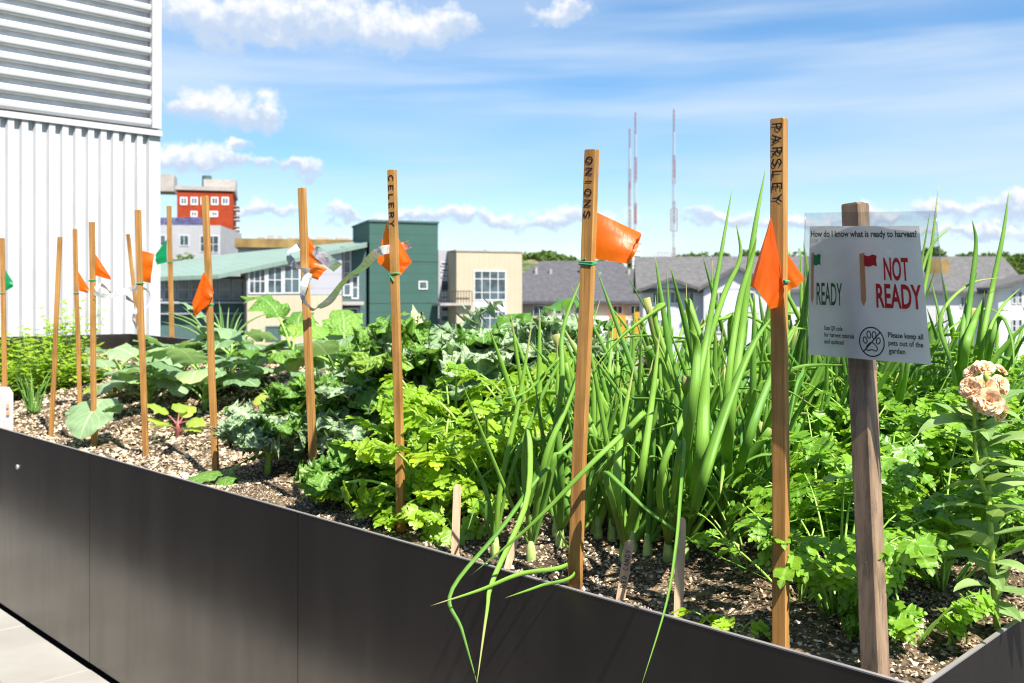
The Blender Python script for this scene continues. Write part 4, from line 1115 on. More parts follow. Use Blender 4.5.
# ------------------------------------------------------------------ small label sticks
def stick(top, base, wpx, label, word=None):
    d = (ZC - (RIM - .02)) * F / (base[1] - HOR)
    pb = P(base[0], base[1], d); s, w = sw_of(pb)
    if w < .014: d = (pb + E2 * (.014 - w))[1]; pb = P(base[0], base[1], d)
    pt = P(top[0], top[1], d + .01); ax = pt - pb; H = np.linalg.norm(ax); ax /= H
    n = np.array([.12, -.99, 0]); n -= ax * np.dot(n, ax); n /= np.linalg.norm(n); r = np.cross(n, ax); r = -r if r[0] < 0 else r
    w = wpx / F * d / 2; o = empty('label_stick', pb, label, 'plant label', 'wooden label sticks at the planter rim')
    prof = [(-w, -.05), (w, -.05), (w, H - w)] + [(w * math.cos(a), H - w + w * math.sin(a)) for a in np.linspace(.3, math.pi - .3, 7)] + [(-w, H - w)]
    A = [pb + r * x + ax * y + n * .0009 for x, y in prof]; B = [p - n * .0018 for p in A]; k = len(A); m = MB()
    m.add(A + B, [tuple(range(k)), tuple(range(2 * k - 1, k - 1, -1))] + [(i, i + k, (i + 1) % k + k, (i + 1) % k) for i in range(k)])
    m.build('stick', M['stick'], o)
    if word:
        m = MB(); L = H * .62; org = pb + ax * (H * .24) + n * .0012 + r * w * .5
        write(m, word, org, ax, -r, n, w, L / len(word), .0011); m.build('lettering', M['ink'], o)
stick((457.5, 484), (455, 553), 8, 'blank wooden label stick in front of the celery, leftmost of the sticks')
stick((516, 536), (507, 569), 7, 'short wooden label stick half hidden by drooping onion leaves')
stick((630, 540), (620, 602), 9.5, 'leaning wooden label stick marked RED CANDY', 'RED CANDY')
stick((681.5, 517), (678, 618), 9.5, 'tall blank wooden label stick right of the lettered one')

# small laminated card at the far left rim
o = empty('small_card', P(6, 420, 3.72), 'small faded laminated card standing at the planter rim, cut by the left picture edge', 'card'); d = 3.80
m = MB(); q = [P(-14, 386, d), P(9, 387, d - .01), P(13, 393, d - .01), P(13, 431, d - .01), P(-14, 425, d)]
m.add(q + [p + np.array([0, .002, 0]) for p in q], [(4, 3, 2, 1, 0), (5, 6, 7, 8, 9)] + [(i, (i + 1) % 5, (i + 1) % 5 + 5, i + 5) for i in range(5)]); m.build('card', M['paper'], o)
for (u0, v0, u1, v1, k) in ((-10, 400, -6, 416, 0), (-1.5, 403, -.5, 412, 1), (6.5, 404, 9, 408, 1), (6.5, 411, 9.5, 415, 1)):
    m = MB(); q = [P(u0, v1, d - .014), P(u1, v1, d - .014), P(u1, v0, d - .014), P(u0, v0, d - .014)]; m.add(q, [(0, 1, 2, 3)]); m.build('print', M['p_tan' if k else 'p_green'], o)
m = MB(); m.box(P(-2, 440, d + .01), (.012, 0, 0), (0, .008, 0), (0, 0, .2)); m.build('post', M['stake'], o)

# ------------------------------------------------------------------ sign post and sign
pB = P(875.5, 676, 1.325); pT = P(855, 204, 1.372)
o = empty('sign_post', pB, 'weathered grey brown square post carrying the sign, leaning left', 'post')
ax = pT - pB; H = np.linalg.norm(ax); ax /= H; th_ = .50
view = np.array([pB[0], pB[1], 0]); view /= np.linalg.norm(view)
n = -view; n = np.array([n[0] * math.cos(th_) + n[1] * math.sin(th_), -n[0] * math.sin(th_) + n[1] * math.cos(th_), 0]); n -= ax * np.dot(n, ax); n /= np.linalg.norm(n)
r = np.cross(ax, n); r = -r if r[0] < 0 else r
m = MB(); V = []; hw = .0146; e = .0022
for z, ee in ((-.12, e), (.1, e), (H * .5, e), (H - .003, e), (H, e * 2)):
    c = pB + ax * z
    for x, y in [(-hw + ee, -hw), (hw - ee, -hw), (hw, -hw + ee), (hw, hw - ee), (hw - ee, hw), (-hw + ee, hw), (-hw, hw - ee), (-hw, -hw + ee)]:
        V.append(c + r * (x + rnd.uniform(-.0004, .0004)) - n * (y + rnd.uniform(-.0004, .0004)))
fs = [(8 * i + k, 8 * i + (k + 1) % 8, 8 * i + 8 + (k + 1) % 8, 8 * i + 8 + k) for i in range(4) for k in range(8)] + [tuple(range(7, -1, -1)), tuple(32 + k for k in range(8))]
m.add(V, fs); m.build('shaft', M['old_wood'], o)
sg = empty('notice_sign', P(868, 295, 1.27), 'white printed notice about harvest readiness in a clear plastic sleeve, fixed on the weathered post', 'sign')
dl, dr = 1.375, 1.272
def depth_at(u): return dl + (dr - dl) * (u - 808) / (930 - 808)
TLc, TRc, BRc, BLc = [P(u, v, depth_at(u)) for (u, v) in ((809.8, 226.4), (919.5, 225.8), (931, 364.7), (808.6, 354.5))]
PN = np.cross(TRc - TLc, BLc - TLc); PN /= np.linalg.norm(PN)
if PN[1] > 0: PN = -PN
def sheet(x, y, off=0.0):
    p = TLc * (1 - x) * (1 - y) + TRc * x * (1 - y) + BRc * x * y + BLc * (1 - x) * y
    b = .0045 * math.sin(math.pi * min(1, max(0, x))) * (1 - .5 * y) + .0016 * math.sin(7 * x + 3 * y)
    return p + PN * (b + off)
def grid_sheet(m, x0, y0, x1, y1, off, n=20, ruf=0.0):
    V = [sheet(x0 + (x1 - x0) * i / n, y0 + (y1 - y0) * j / n, off + ruf * math.sin(9 * i / n + 4 * j / n)) for i in range(n + 1) for j in range(n + 1)]
    m.add(V, [(i * (n + 1) + j, i * (n + 1) + j + 1, (i + 1) * (n + 1) + j + 1, (i + 1) * (n + 1) + j) for i in range(n) for j in range(n)])
m = MB(); grid_sheet(m, 0, 0, 1, 1, 0); pp = m.build('paper', M['paper'], sg, True)
m = MB(); grid_sheet(m, -.045, -.105, 1.15, 1.075, .0045, 20, .001); grid_sheet(m, -.045, -.105, 1.15, 1.075, -.003, 20, .0008); m.build('plastic_sleeve', M['plastic'], sg, True)
m = MB(); sz = lambda x, y: sheet(x, y, .0008)
m.tube([sz(1.15, -.105 + 1.18 * k / 8) for k in range(9)], .0009, 6); m.build('sleeve_seam', M['plastic'], sg, True); m = MB(); m.tube([sz(-.045, -.105 + 1.18 * k / 8) for k in range(9)], .0007, 6); m.build('sleeve_seam', M['plastic'], sg, True)
_dg = None
def text_geo(s, bold=0.0):
    cu = bpy.data.curves.new('txt', 'FONT'); cu.body = s; cu.size = 1; cu.offset = bold; cu.resolution_u = 3
    ob = bpy.data.objects.new('txt', cu); col.objects.link(ob)
    bpy.context.view_layer.update(); dg = bpy.context.evaluated_depsgraph_get(); me = ob.evaluated_get(dg).to_mesh()
    V = np.array([v.co[:] for v in me.vertices]); Fc = [tuple(p.vertices) for p in me.polygons]
    ob.evaluated_get(dg).to_mesh_clear(); bpy.data.objects.remove(ob); bpy.data.curves.remove(cu)
    return V, Fc
def put_text(m, s, x0, y0, x1, y1, mat=0, bold=0.0, low=None, high=None):
    V, Fc = text_geo(s, bold); a, b_ = V.min(0), V.max(0)
    lo = a[1] if low is None else low; hi = b_[1] if high is None else high
    X = x0 + (V[:, 0] - a[0]) / (b_[0] - a[0]) * (x1 - x0); Y = y1 - (V[:, 1] - lo) / (hi - lo) * (y1 - y0)
    m.add([sheet(x, y, .0009) for x, y in zip(X, Y)], Fc, mat)
def put_poly(m, pts, mat, off=.0008):
    m.add([sheet(x, y, off) for x, y in pts], [tuple(range(len(pts)))], mat)
m = MB(); put_text(m, 'How do I know what is ready to harvest?', .015, .034, .975, .082, 0, .030, 0, .72); m.build('heading', M['p_olive'], pp)
m = MB(); put_text(m, 'READY', .075, .435, .305, .607, 0, .012); m.build('ready_word', M['p_green'], pp)
m = MB(); put_text(m, 'NOT', .675, .232, .885, .405, 0, .026); put_text(m, 'READY', .60, .428, .975, .607, 0, .026); m.build('not_ready_words', M['p_red'], pp)
def icon(x, w_, fx, fw, fmat):
    m = MB(); put_poly(m, [(x, .21), (x + w_, .20), (x + w_, .555), (x + w_ * .5, .605), (x, .56)], 0)
    put_poly(m, [(fx, .218), (fx + fw * .35, .226), (fx + fw * .7, .212), (fx + fw, .222), (fx + fw * .94, .262), (fx + fw, .302), (fx + fw * .7, .294), (fx + fw * .35, .306), (fx, .298)], 1, .001)
    m.build('stake_picture', [M['p_tan'], M[fmat]], pp)
icon(.022, .026, .048, .068, 'p_lime'); icon(.468, .046, .508, .112, 'p_red')
m = MB()
for i, s in enumerate(('Scan QR code', 'for harvest tutorials', 'and updates!')): put_text(m, s, .14, .765 + .052 * i, .14 + (.16, .26, .17)[i], .798 + .052 * i, 0, .024, 0, .72)
for i, s in enumerate(('Please keep all', 'pets out of the', 'garden')): put_text(m, s, .685, .783 + .058 * i, .685 + (.275, .27, .13)[i], .822 + .058 * i, 0, .026, 0, .72)
m.build('small_print', M['p_dark'], pp)
m = MB(); cx, cy, rx, ry = .548, .865, .103, .108
def ring(a0, a1, lw, x, y, rx, ry):
    k = 40
    V = [sheet(x + (rx + s * lw) * math.cos(a), y + (ry + s * lw) * math.sin(a), .0009) for a in np.linspace(a0, a1, k) for s in (-.5, .5)]
    m.add(V, [(2 * i, 2 * i + 1, 2 * i + 3, 2 * i + 2) for i in range(k - 1)])
ring(0, 6.2832, .010, cx, cy, rx, ry)
def outline(pts, lw=.009):
    q = spline(pts + [pts[0]], 36)
    for a, b_ in zip(q[:-1], q[1:]):
        dv = b_ - a; L = np.linalg.norm(dv) + 1e-9; s_ = np.array([-dv[1], dv[0], 0]) / L * lw / 2
        m.add([sheet(p[0], p[1], .0009) for p in (a - s_, b_ - s_, b_ + s_, a + s_)], [(0, 1, 2, 3)])
def ell(x, y, a, b_, rot=0): return [(x + a * math.cos(t) * math.cos(rot) - b_ * math.sin(t) * math.sin(rot), y + a * math.cos(t) * math.sin(rot) + b_ * math.sin(t) * math.cos(rot), 0) for t in np.linspace(0, 5.6, 9)]
outline(ell(cx - .055, cy - .01, .016, .024, -.3)); outline(ell(cx - .022, cy - .052, .016, .026, -.1)); outline(ell(cx + .022, cy - .052, .016, .026, .1)); outline(ell(cx + .055, cy - .01, .016, .024, .3))
outline([(cx, cy + .002, 0), (cx + .026, cy + .018, 0), (cx + .046, cy + .044, 0), (cx + .036, cy + .066, 0), (cx, cy + .058, 0), (cx - .036, cy + .066, 0), (cx - .046, cy + .044, 0), (cx - .026, cy + .018, 0)])
a, b_ = np.array([cx - rx * .68, cy + ry * .70]), np.array([cx + rx * .70, cy - ry * .68]); dv = b_ - a; s_ = np.array([-dv[1], dv[0]]) / np.linalg.norm(dv) * .005
m.add([sheet(p[0], p[1], .001) for p in (a - s_, b_ - s_, b_ + s_, a + s_)], [(0, 1, 2, 3)])
m.build('no_pets_picture', M['p_dark'], pp)
# ------------------------------------------------------------------ leaf shapes
def unit(v):
    v = np.asarray(v, float); return v / (np.linalg.norm(v) + 1e-9)
def grid_leaf(m, base, azim, L, Wd, elev, droop, nu=14, nv=8, ruf=0.0, rf=5.0, fold=.25, lobes=0.0, lf=4.0, roll=0.0, shape='oval', mat=0, pet=0.0, petmat=1, petr=.003, blister=0.0, curl=0.0, tint=None, twist=0.0):
    """a broad leaf: grid bent along its midrib, with a wavy, lobed or frilled margin and a stalk; base = foot of the stalk"""
    h = np.array([math.cos(azim), math.sin(azim), 0.0]); sd_ = np.array([-h[1], h[0], 0.0]); up = np.array([0, 0, 1.0])
    base = np.asarray(base, float); e = elev
    p = base.copy(); tot = pet + L; N = nu; path = []
    if pet > 0:
        k = 5; sp = [p.copy()]
        for i in range(k):
            ee = elev + .12 - .12 * i; p = p + (h * math.cos(ee) + up * math.sin(ee)) * pet / k; sp.append(p.copy())
        m.tube(sp, np.linspace(petr * 1.35, petr, k + 1), 6, petmat)
        e = elev - .3
    C = []; Nn = []
    for i in range(N + 1):
        t = i / N; a = e - droop * t ** 1.3
        tdir = h * math.cos(a) + up * math.sin(a); nrm = -h * math.sin(a) + up * math.cos(a)
        C.append(p.copy()); Nn.append(nrm); p = p + tdir * L / N
    V = []; U = []; ph = rng.uniform(0, 6.28, 6); tint = rng.random() if tint is None else tint
    for i in range(N + 1):
        t = i / N
        if shape == 'oval': w = math.sin(math.pi * min(1, t * .93 + .05) ** .75) ** .8
        elif shape == 'round': w = (math.sin(math.pi * (t * .90 + .06) ** .7)) ** .6
        elif shape == 'lance': w = (t * 1.0 + .08) ** .5 * (1 - t ** 2.2) * 1.35
        else: w = math.sin(math.pi * (t * .9 + .05) ** 1.1) ** .7   # widest past the middle
        if i == N: w *= .15
        for j in range(nv + 1):
            s = 2 * j / nv - 1; sg = 1 if s >= 0 else -1; q = abs(s)
            wl = w * (1 + lobes * q * (math.sin(lf * 6.28 * t + ph[0] + sg) + .5 * math.sin(lf * 2.3 * 6.28 * t + ph[1] * sg)))
            rr = roll + twist * t
            x = s * wl * Wd * .5
            z = fold * abs(x) - curl * x * x / (Wd * .5)
            z += ruf * Wd * q ** 2 * (math.sin(rf * 6.28 * t + ph[2] + sg * 1.1) + .6 * math.sin(rf * 1.9 * 6.28 * t + ph[3] * sg)) * w
            if blister: z += blister * Wd * (math.sin(19 * t + ph[4] + 7 * s) * math.sin(8.5 * s + ph[5] + 5 * t)) * min(1, 4 * q) * w
            side = sd_ * math.cos(rr) + Nn[i] * math.sin(rr); nn = Nn[i] * math.cos(rr) - sd_ * math.sin(rr)
            V.append(C[i] + side * x + nn * z + (h * ruf * Wd * .5 * q * math.sin(rf * 1.3 * 6.28 * t + ph[4])))
            U.append((j / nv, t))
    fs = []
    for i in range(N):
        for j in range(nv):
            k = i * (nv + 1) + j; fs.append((k, k + 1, k + nv + 2, k + nv + 1))
    m.add(V, fs, mat, U, tint)

SIDE = [(0, 0), (.12, .06), (.30, .16), (.47, .36), (.35, .37), (.40, .52), (.27, .50), (.30, .68), (.25, .82), (.145, .78), (.10, .93), (0, 1.0)]
SIDE_C = [(0, 0), (.16, .04), (.40, .18), (.58, .42), (.42, .43), (.50, .62), (.33, .58), (.36, .78), (.27, .90), (.16, .84), (.11, .96), (0, 1.0)]
def leaflet(m, p, d, n, L, wid, tmpl, tint, bend=.35, mat=0):
    d = unit(d); x = unit(np.cross(d, n)); n = np.cross(x, d); k = len(tmpl); V = []; U = []; ymx = 0; j1, j2 = rng.normal(0, .05, 2)
    mids = []
    for i, (sx, sy) in enumerate(tmpl):
        ymx = max(ymx, min(sy, 1)); mids.append(ymx)
    for side in (0, 1, -1):
        for i, (sx, sy) in enumerate(tmpl):
            yy = mids[i] if side == 0 else sy; xx = 0 if side == 0 else side * sx * (1 + .15 * side * j1)
            z = .30 * abs(xx) - bend * yy * yy + (.10 * math.sin(9 * yy + 5 * j2 + side) * abs(xx) if side else 0) - .35 * xx * xx
            V.append(p + (x * xx * wid + d * yy + n * z) * L); U.append((.5 + .5 * xx, yy))
    fs = []
    for i in range(k - 1):
        fs.append((i, k + i, k + i + 1, i + 1)); fs.append((i, i + 1, 2 * k + i + 1, 2 * k + i))
    m.add(V, fs, mat, U, tint)
def compound_leaf(m, base, azim, elev, H, L, wid, tmpl, droop=.8, stalk_r=.0022, tint=.5, pairs=1, smat=1, nsub=3, dang=(-.95, -.1)):
    """parsley or celery leaf: bent stalk, side groups and an end group of toothed leaflets"""
    h = np.array([math.cos(azim), math.sin(azim), 0.0]); up = np.array([0, 0, 1.0]); p = np.asarray(base, float); pts = [p.copy()]; n = 8
    for i in range(n):
        a = elev - droop * (i / n) ** 2; p = p + (h * math.cos(a) + up * math.sin(a)) * H / n; pts.append(p.copy())
    m.tube(pts, np.linspace(stalk_r * 1.5, stalk_r * .6, n + 1), 5, smat)
    sd_ = np.array([-h[1], h[0], 0.0]); a = elev - droop
    a = a * .8 + rng.uniform(*dang); td = unit(h * math.cos(a) + up * math.sin(a)); nn = unit(np.cross(sd_, td)); nn = nn if nn[2] > 0 else -nn
    def grp(q, d, s):
        x = unit(np.cross(d, nn))
        for k, ang in enumerate(np.linspace(-.95, .95, nsub)):
            dd = d * math.cos(ang) + x * math.sin(ang) + nn * rng.normal(0, .16)
            leaflet(m, q + d * s * .12, dd, unit(nn + rng.normal(0, .22, 3)), s * (1.0 if abs(ang) < .2 else .78), wid, tmpl, np.clip(tint + rng.normal(0, .12), 0, 1), rng.uniform(.1, .55))
    grp(pts[-1], td, L)
    for j in range(pairs):
        q = pts[-2 - j]; s = L * (.85 - .1 * j)
        for sg in (1, -1):
            d = unit(td * .55 + sd_ * sg + up * rng.uniform(-.15, .25)); e = q + d * s * .45
            m.tube([q, e], stalk_r * .5, 4, smat, cap=False); grp(e, d, s)

def herb_plant(name, label, cat, base, n, H, L, wid, tmpl, mats, spread=.9, group=None, tint=(.2, .9), stalk_r=.0022, pairs=1, elev=(.75, 1.45), droop=(.3, 1.3), foliage='foliage', az0=None, azr=3.1416, hr=(.55, 1.1), dang=(-.95, -.1)):
    o = empty(name, base, label, cat, group); m = MB(); b = np.asarray(base, float)
    for i in range(n):
        az = rng.uniform(0, 6.283) if az0 is None else az0 + rng.uniform(-azr, azr)
        r = rng.uniform(0, .03); h = H * rng.uniform(*hr)
        compound_leaf(m, b + np.array([r * math.cos(az), r * math.sin(az), -.005]), az, rng.uniform(*elev), h, L * rng.uniform(.7, 1.25), wid, tmpl, rng.uniform(*droop) * spread, stalk_r, rng.uniform(*tint), pairs, dang=dang)
    m.build(foliage, mats, o, True); return o
def G(u, v, lift=0.0):
    p = soil_at(u, v).copy(); p[2] += lift; return p

# ------------------------------------------------------------------ onions
ON = 'spring onions in the onion patch'
def rprof(n, r, tip=1.0):
    t = np.linspace(0, 1, n); return r * np.clip(np.minimum(.80 + 1.2 * t, 1.0) * (1 - t ** (3.4 * tip)) ** .9, .03, 1)
def ony_leaf(m, pts, r, tint, n=22, flat=.55):
    m.tube(spline(pts, n), rprof(n, r), 8, 0, tint, flat)
def onion(base, label, hand=(), nrand=5, H=.5, r=.008, lean=None, dmin=0.0, leanmax=.45, bulb=True):
    o = empty('onion_plant', base, label, 'onion plant', ON); m = MB(); b = np.asarray(base, float)
    for pts, rad in hand: ony_leaf(m, [b + [0, 0, .03]] + [P(*q) for q in pts], rad * (.72 if rad < .014 else .9), rng.uniform(.2, 1.0), 30)
    for i in range(nrand):
        az = rng.uniform(0, 6.283); ln = rng.uniform(.03, leanmax); h = H * rng.uniform(.55, 1.15)
        d = np.array([math.cos(az) * math.sin(ln), math.sin(az) * math.sin(ln), math.cos(ln)])
        if lean is not None: d = unit(d + np.array(lean))
        rr = r * rng.uniform(.5, 1.0); p0 = b + np.array([0, 0, .02]); bow = np.array([math.cos(az), math.sin(az), 0]) * rng.uniform(-.02, .055)
        k = rng.random()
        if k < .36:      # broken over: sharp kink, the tip hanging
            t = rng.uniform(.45, .8); q = p0 + d * h * t; az2 = az + rng.normal(0, 1.0); fall = rng.uniform(-.9, .5)
            d2 = np.array([math.cos(az2) * math.cos(fall), math.sin(az2) * math.cos(fall), math.sin(fall)]); l2 = h * rng.uniform(.25, .5)
            a = np.vstack([spline([p0, p0 + d * h * t * .5 + bow * .3, q], 14), spline([q + d2 * .012 - d * .004, q + d2 * l2 * .5 + [0, 0, .01], q + d2 * l2 + [0, 0, -.04 * rng.random()]], 12)])
            pr = np.concatenate([np.minimum(np.linspace(.75, 1.3, 14), 1.0), np.linspace(.85, .06, 12) ** .8]); pr[13] *= .55; pr[14] *= .7
            m.tube(a, rr * pr, 8, 0, rng.random(), .5)
        elif k < .50:    # cut or blunt leaf end
            a = spline([p0, p0 + d * h * .4 + bow * .3, p0 + d * h * .8 + bow], 14); m.tube(a, rr * np.minimum(np.linspace(.75, 1.3, 14), 1.0), 8, 0, rng.random(), .5)
        else: ony_leaf(m, [p0, p0 + d * h * .35 + bow * .15, p0 + d * h * .7 + bow * .5, p0 + d * h + bow], rr, rng.random(), 18)
    m.build('leaves', M['onion'], o, True)
    m = MB(); m.tube([b + [0, 0, -.02], b, b + [0, 0, .02], b + [0, 0, .045]], [.009, .011, .0095, .006], 8); m.build('stalk', M['onion_pale'], o, True)
    return o
oH = [
 # base px, label, [(polyline of (u, v, d)), radius]
 ((495, 556), 'leftmost onion plant, upright leaves bent over the kale, beside the blank stick',
   [([(500, 490, 1.98), (519, 400, 2.0), (534, 310, 2.02)], .0085), ([(512, 470, 1.98), (540, 400, 2.0), (561, 357, 2.02), (526, 392, 2.0), (492, 400, 1.95)], .006), ([(488, 500, 1.98), (482, 480, 2.0), (470, 455, 2.0)], .008)], 1, .3, .007),
 ((531, 560), 'onion plant left of the ONIONS stake with leaves falling over the rim',
   [([(524, 470, 1.86), (529, 430, 1.85), (527, 500, 1.78), (493, 580, 1.70), (487, 611, 1.66), (476, 690, 1.60)], .0085), ([(545, 460, 1.86), (571, 395, 1.9), (600, 300, 1.95)], .009), ([(560, 400, 1.9), (563, 330, 1.95), (585, 270, 2.0)], .008),
    ([(549, 468, 1.84), (500, 530, 1.76), (451, 592, 1.70), (462, 630, 1.66), (479, 690, 1.62)], .0065)], 2, .38, .008),
 ((560, 545), 'onion plant right behind the ONIONS stake with a long leaf crossing in front of it',
   [([(640, 420, 1.75), (624, 433, 1.70), (590, 465, 1.66), (532, 524, 1.66), (470, 576, 1.68)], .0075), ([(561, 480, 1.95), (558, 420, 1.95), (560, 388, 1.95)], .011), ([(569, 563, 1.74), (520, 574, 1.70), (480, 590, 1.68), (430, 606, 1.66)], .006), ([(575, 572, 1.72), (540, 586, 1.68), (505, 598, 1.66)], .005)], 2, .42, .008),
 ((624, 560), 'onion plant by the lettered label stick, one leaf bent right along the soil',
   [([(612, 500, 1.68), (606, 473, 1.66), (622, 486, 1.62), (650, 512, 1.60), (700, 546, 1.60), (765, 578, 1.62)], .0085), ([(617, 500, 1.72), (620, 440, 1.76), (634, 366, 1.8)], .012), ([(640, 480, 1.72), (652, 400, 1.76), (660, 330, 1.8)], .010)], 2, .5, .009),
 ((668, 560), 'onion plant by the tall label stick with one leaf hanging down over the rim',
   [([(676, 470, 1.62), (684, 440, 1.60), (680, 500, 1.54), (676, 545, 1.48), (666, 605, 1.42), (640, 690, 1.36)], .0065), ([(660, 480, 1.68), (690, 400, 1.72), (722, 300, 1.78), (740, 258, 1.8), (736, 222, 1.8)], .0085), ([(690, 420, 1.66), (697, 350, 1.68), (690, 330, 1.66)], .013)], 2, .5, .009),
 ((690, 540), 'stout onion plant with the broadest bright leaf, between label stick and PARSLEY stake',
   [([(700, 490, 1.66), (722, 420, 1.70), (750, 350, 1.78), (775, 312, 1.84)], .0165), ([(700, 470, 1.7), (704, 400, 1.72), (709, 345, 1.75)], .0150), ([(690, 430, 1.7), (708, 330, 1.76), (733, 184, 1.84)], .0105)], 3, .55, .010),
 ((728, 530), 'onion plant with the tallest pointed leaf left of the PARSLEY stake',
   [([(730, 430, 1.74), (742, 330, 1.80), (753, 240, 1.84), (766, 166, 1.88)], .0110), ([(725, 420, 1.74), (738, 310, 1.78), (751, 262, 1.8), (757, 236, 1.8)], .009), ([(745, 450, 1.74), (770, 380, 1.78), (800, 320, 1.84)], .012)], 3, .56, .010),
 ((716, 500), 'onion plant with a leaf broken over high up in the middle of the patch',
   [([(700, 400, 1.9), (693, 330, 1.92), (688, 300, 1.9), (702, 340, 1.86), (719, 390, 1.82)], .011), ([(690, 420, 1.92), (655, 320, 1.96), (664, 306, 1.96), (620, 338, 1.92), (585, 380, 1.9)], .008)], 4, .52, .009),
 ((890, 470), 'onion plant behind the sign with a tall pointed leaf above its right top corner',
   [([(905, 380, 1.95), (928, 270, 2.0), (939, 184, 2.04)], .007), ([(900, 380, 1.95), (915, 300, 1.98), (931, 206, 2.0)], .006), ([(905, 360, 1.95), (926, 258, 2.0), (953, 224, 2.02)], .006)], 4, .5, .009),
 ((958, 470), 'onion plant with a hooked leaf tip right of the sign',
   [([(962, 380, 1.95), (970, 300, 1.98), (976, 245, 2.0), (972, 219, 2.0)], .0085), ([(960, 360, 1.95), (968, 300, 2.0), (978, 270, 2.0)], .008), ([(964, 360, 1.92), (974, 322, 1.95), (982, 300, 1.96)], .012), ([(955, 380, 1.95), (940, 320, 1.95), (968, 285, 2.0), (1004, 277, 2.02)], .006)], 3, .42, .009),
 ((975, 455), 'onion plant with the tallest straight leaf near the right edge',
   [([(980, 360, 2.0), (992, 290, 2.04), (1003, 235, 2.06), (1009, 190, 2.08)], .0085), ([(985, 350, 2.0), (1000, 310, 2.02), (1020, 288, 2.04)], .006), ([(988, 360, 1.98), (1000, 318, 1.96), (1012, 340, 1.9), (1014, 380, 1.86)], .008)], 3, .40, .009),
]
for (bp, lab, hand, nr, H, r) in oH: onion(G(*bp), lab, hand, nr, H, r)
lab = 'green spring onion in the thick of the onion patch'
lay = random.Random(5)
for (u0, u1, v0, v1, n, H) in ((590, 760, 470, 560, 13, .34), (600, 820, 440, 500, 14, .37), (640, 920, 420, 470, 15, .39), (560, 640, 480, 530, 4, .38), (800, 1010, 425, 500, 13, .40), (940, 1070, 420, 470, 6, .33), (520, 640, 455, 540, 10, .40), (600, 760, 515, 565, 8, .44), (560, 800, 500, 560, 10, .30), (620, 800, 480, 560, 16, .36), (690, 1000, 440, 490, 16, .41)):
    for i in range(n):
        u = u0 + (u1 - u0) * (i + lay.random()) / n; v = lay.uniform(v0, v1)
        onion(G(u, v), lab, (), lay.choice((5, 6, 6, 7)), H * lay.uniform(.85, 1.15), lay.uniform(.006, .0130), (.05, 0, 0), 0, .62)

# ------------------------------------------------------------------ parsley at the right
PAR = 'parsley plants at the right end'
for (u, v, n, H, lab) in (
  (838, 612, 30, .24, 'parsley plant between the PARSLEY stake and the sign post'), (908, 640, 12, .12, 'low parsley plant at the near corner, right of the post foot'),
  (885, 575, 34, .27, 'bushy parsley plant behind the sign post'), (940, 585, 30, .26, 'parsley plant left of the peach flower stem'),
  (822, 545, 34, .28, 'parsley plant behind the PARSLEY stake'), (965, 530, 34, .31, 'tall parsley plant behind the peach flower'),
  (900, 510, 36, .33, 'parsley plant under the lower edge of the sign'), (1010, 545, 30, .28, 'parsley plant at the right picture edge'),
  (800, 600, 16, .20, 'parsley plant against the right side of the PARSLEY stake'), (1020, 490, 34, .34, 'rear parsley plant at the right picture edge'),
  (850, 500, 30, .28, 'rear parsley plant left of the sign post'), (985, 470, 34, .36, 'tallest parsley plant, between the sign edge and the peach flower'),
  (930, 480, 30, .33, 'parsley plant in front of the onions right of the sign')):
    herb_plant('parsley_plant', lab, 'parsley', G(u, v), int(n * .8), H, .047, .95, SIDE, [M['parsley'], M['stalk']], 1.0, PAR, (.15, 1.0), .0020, 2)
herb_plant('parsley_seedling', 'small bright parsley seedling at the rim right of the tall label stick', 'parsley', G(738, 630), 5, .05, .03, .9, SIDE, [M['celery'], M['stalk']], 1.0, None, (.6, 1), .0015, 0)
herb_plant('parsley_shoot', 'thin parsley shoot with few leaves leaning between the onion leaves', 'parsley', G(752, 570), 4, .27, .034, .95, SIDE, [M['parsley'], M['stalk']], 1.0, None, (.3, .8), .0016, 1, (1.0, 1.3), (.6, 1.2), 'foliage', 2.8, .7)

# ------------------------------------------------------------------ celery
CEL = 'celery plants in the middle of the bed'
for (u, v, n, H, lab) in (
  (440, 520, 34, .26, 'celery plant right behind the CELERY stake'), (490, 500, 34, .29, 'celery plant between the CELERY stake and the onions'),
  (455, 475, 32, .28, 'rear celery plant below the big curly kale'), (378, 500, 12, .13, 'low celery plant left of the CELERY stake'),
  (540, 470, 28, .27, 'celery plant behind the leftmost onions'), (420, 490, 24, .26, 'celery plant close behind the CELERY stake, half under the kale')):
    herb_plant('celery_plant', lab, 'celery', G(u, v), int(n * 1.15), H, .056, .95, SIDE_C, [M['celery'], M['stalk']], .9, CEL, (.15, 1.0), .0036, 1, (.35, 1.45), (.2, 1.3), hr=(.35, 1.12), dang=(-1.2, .5))

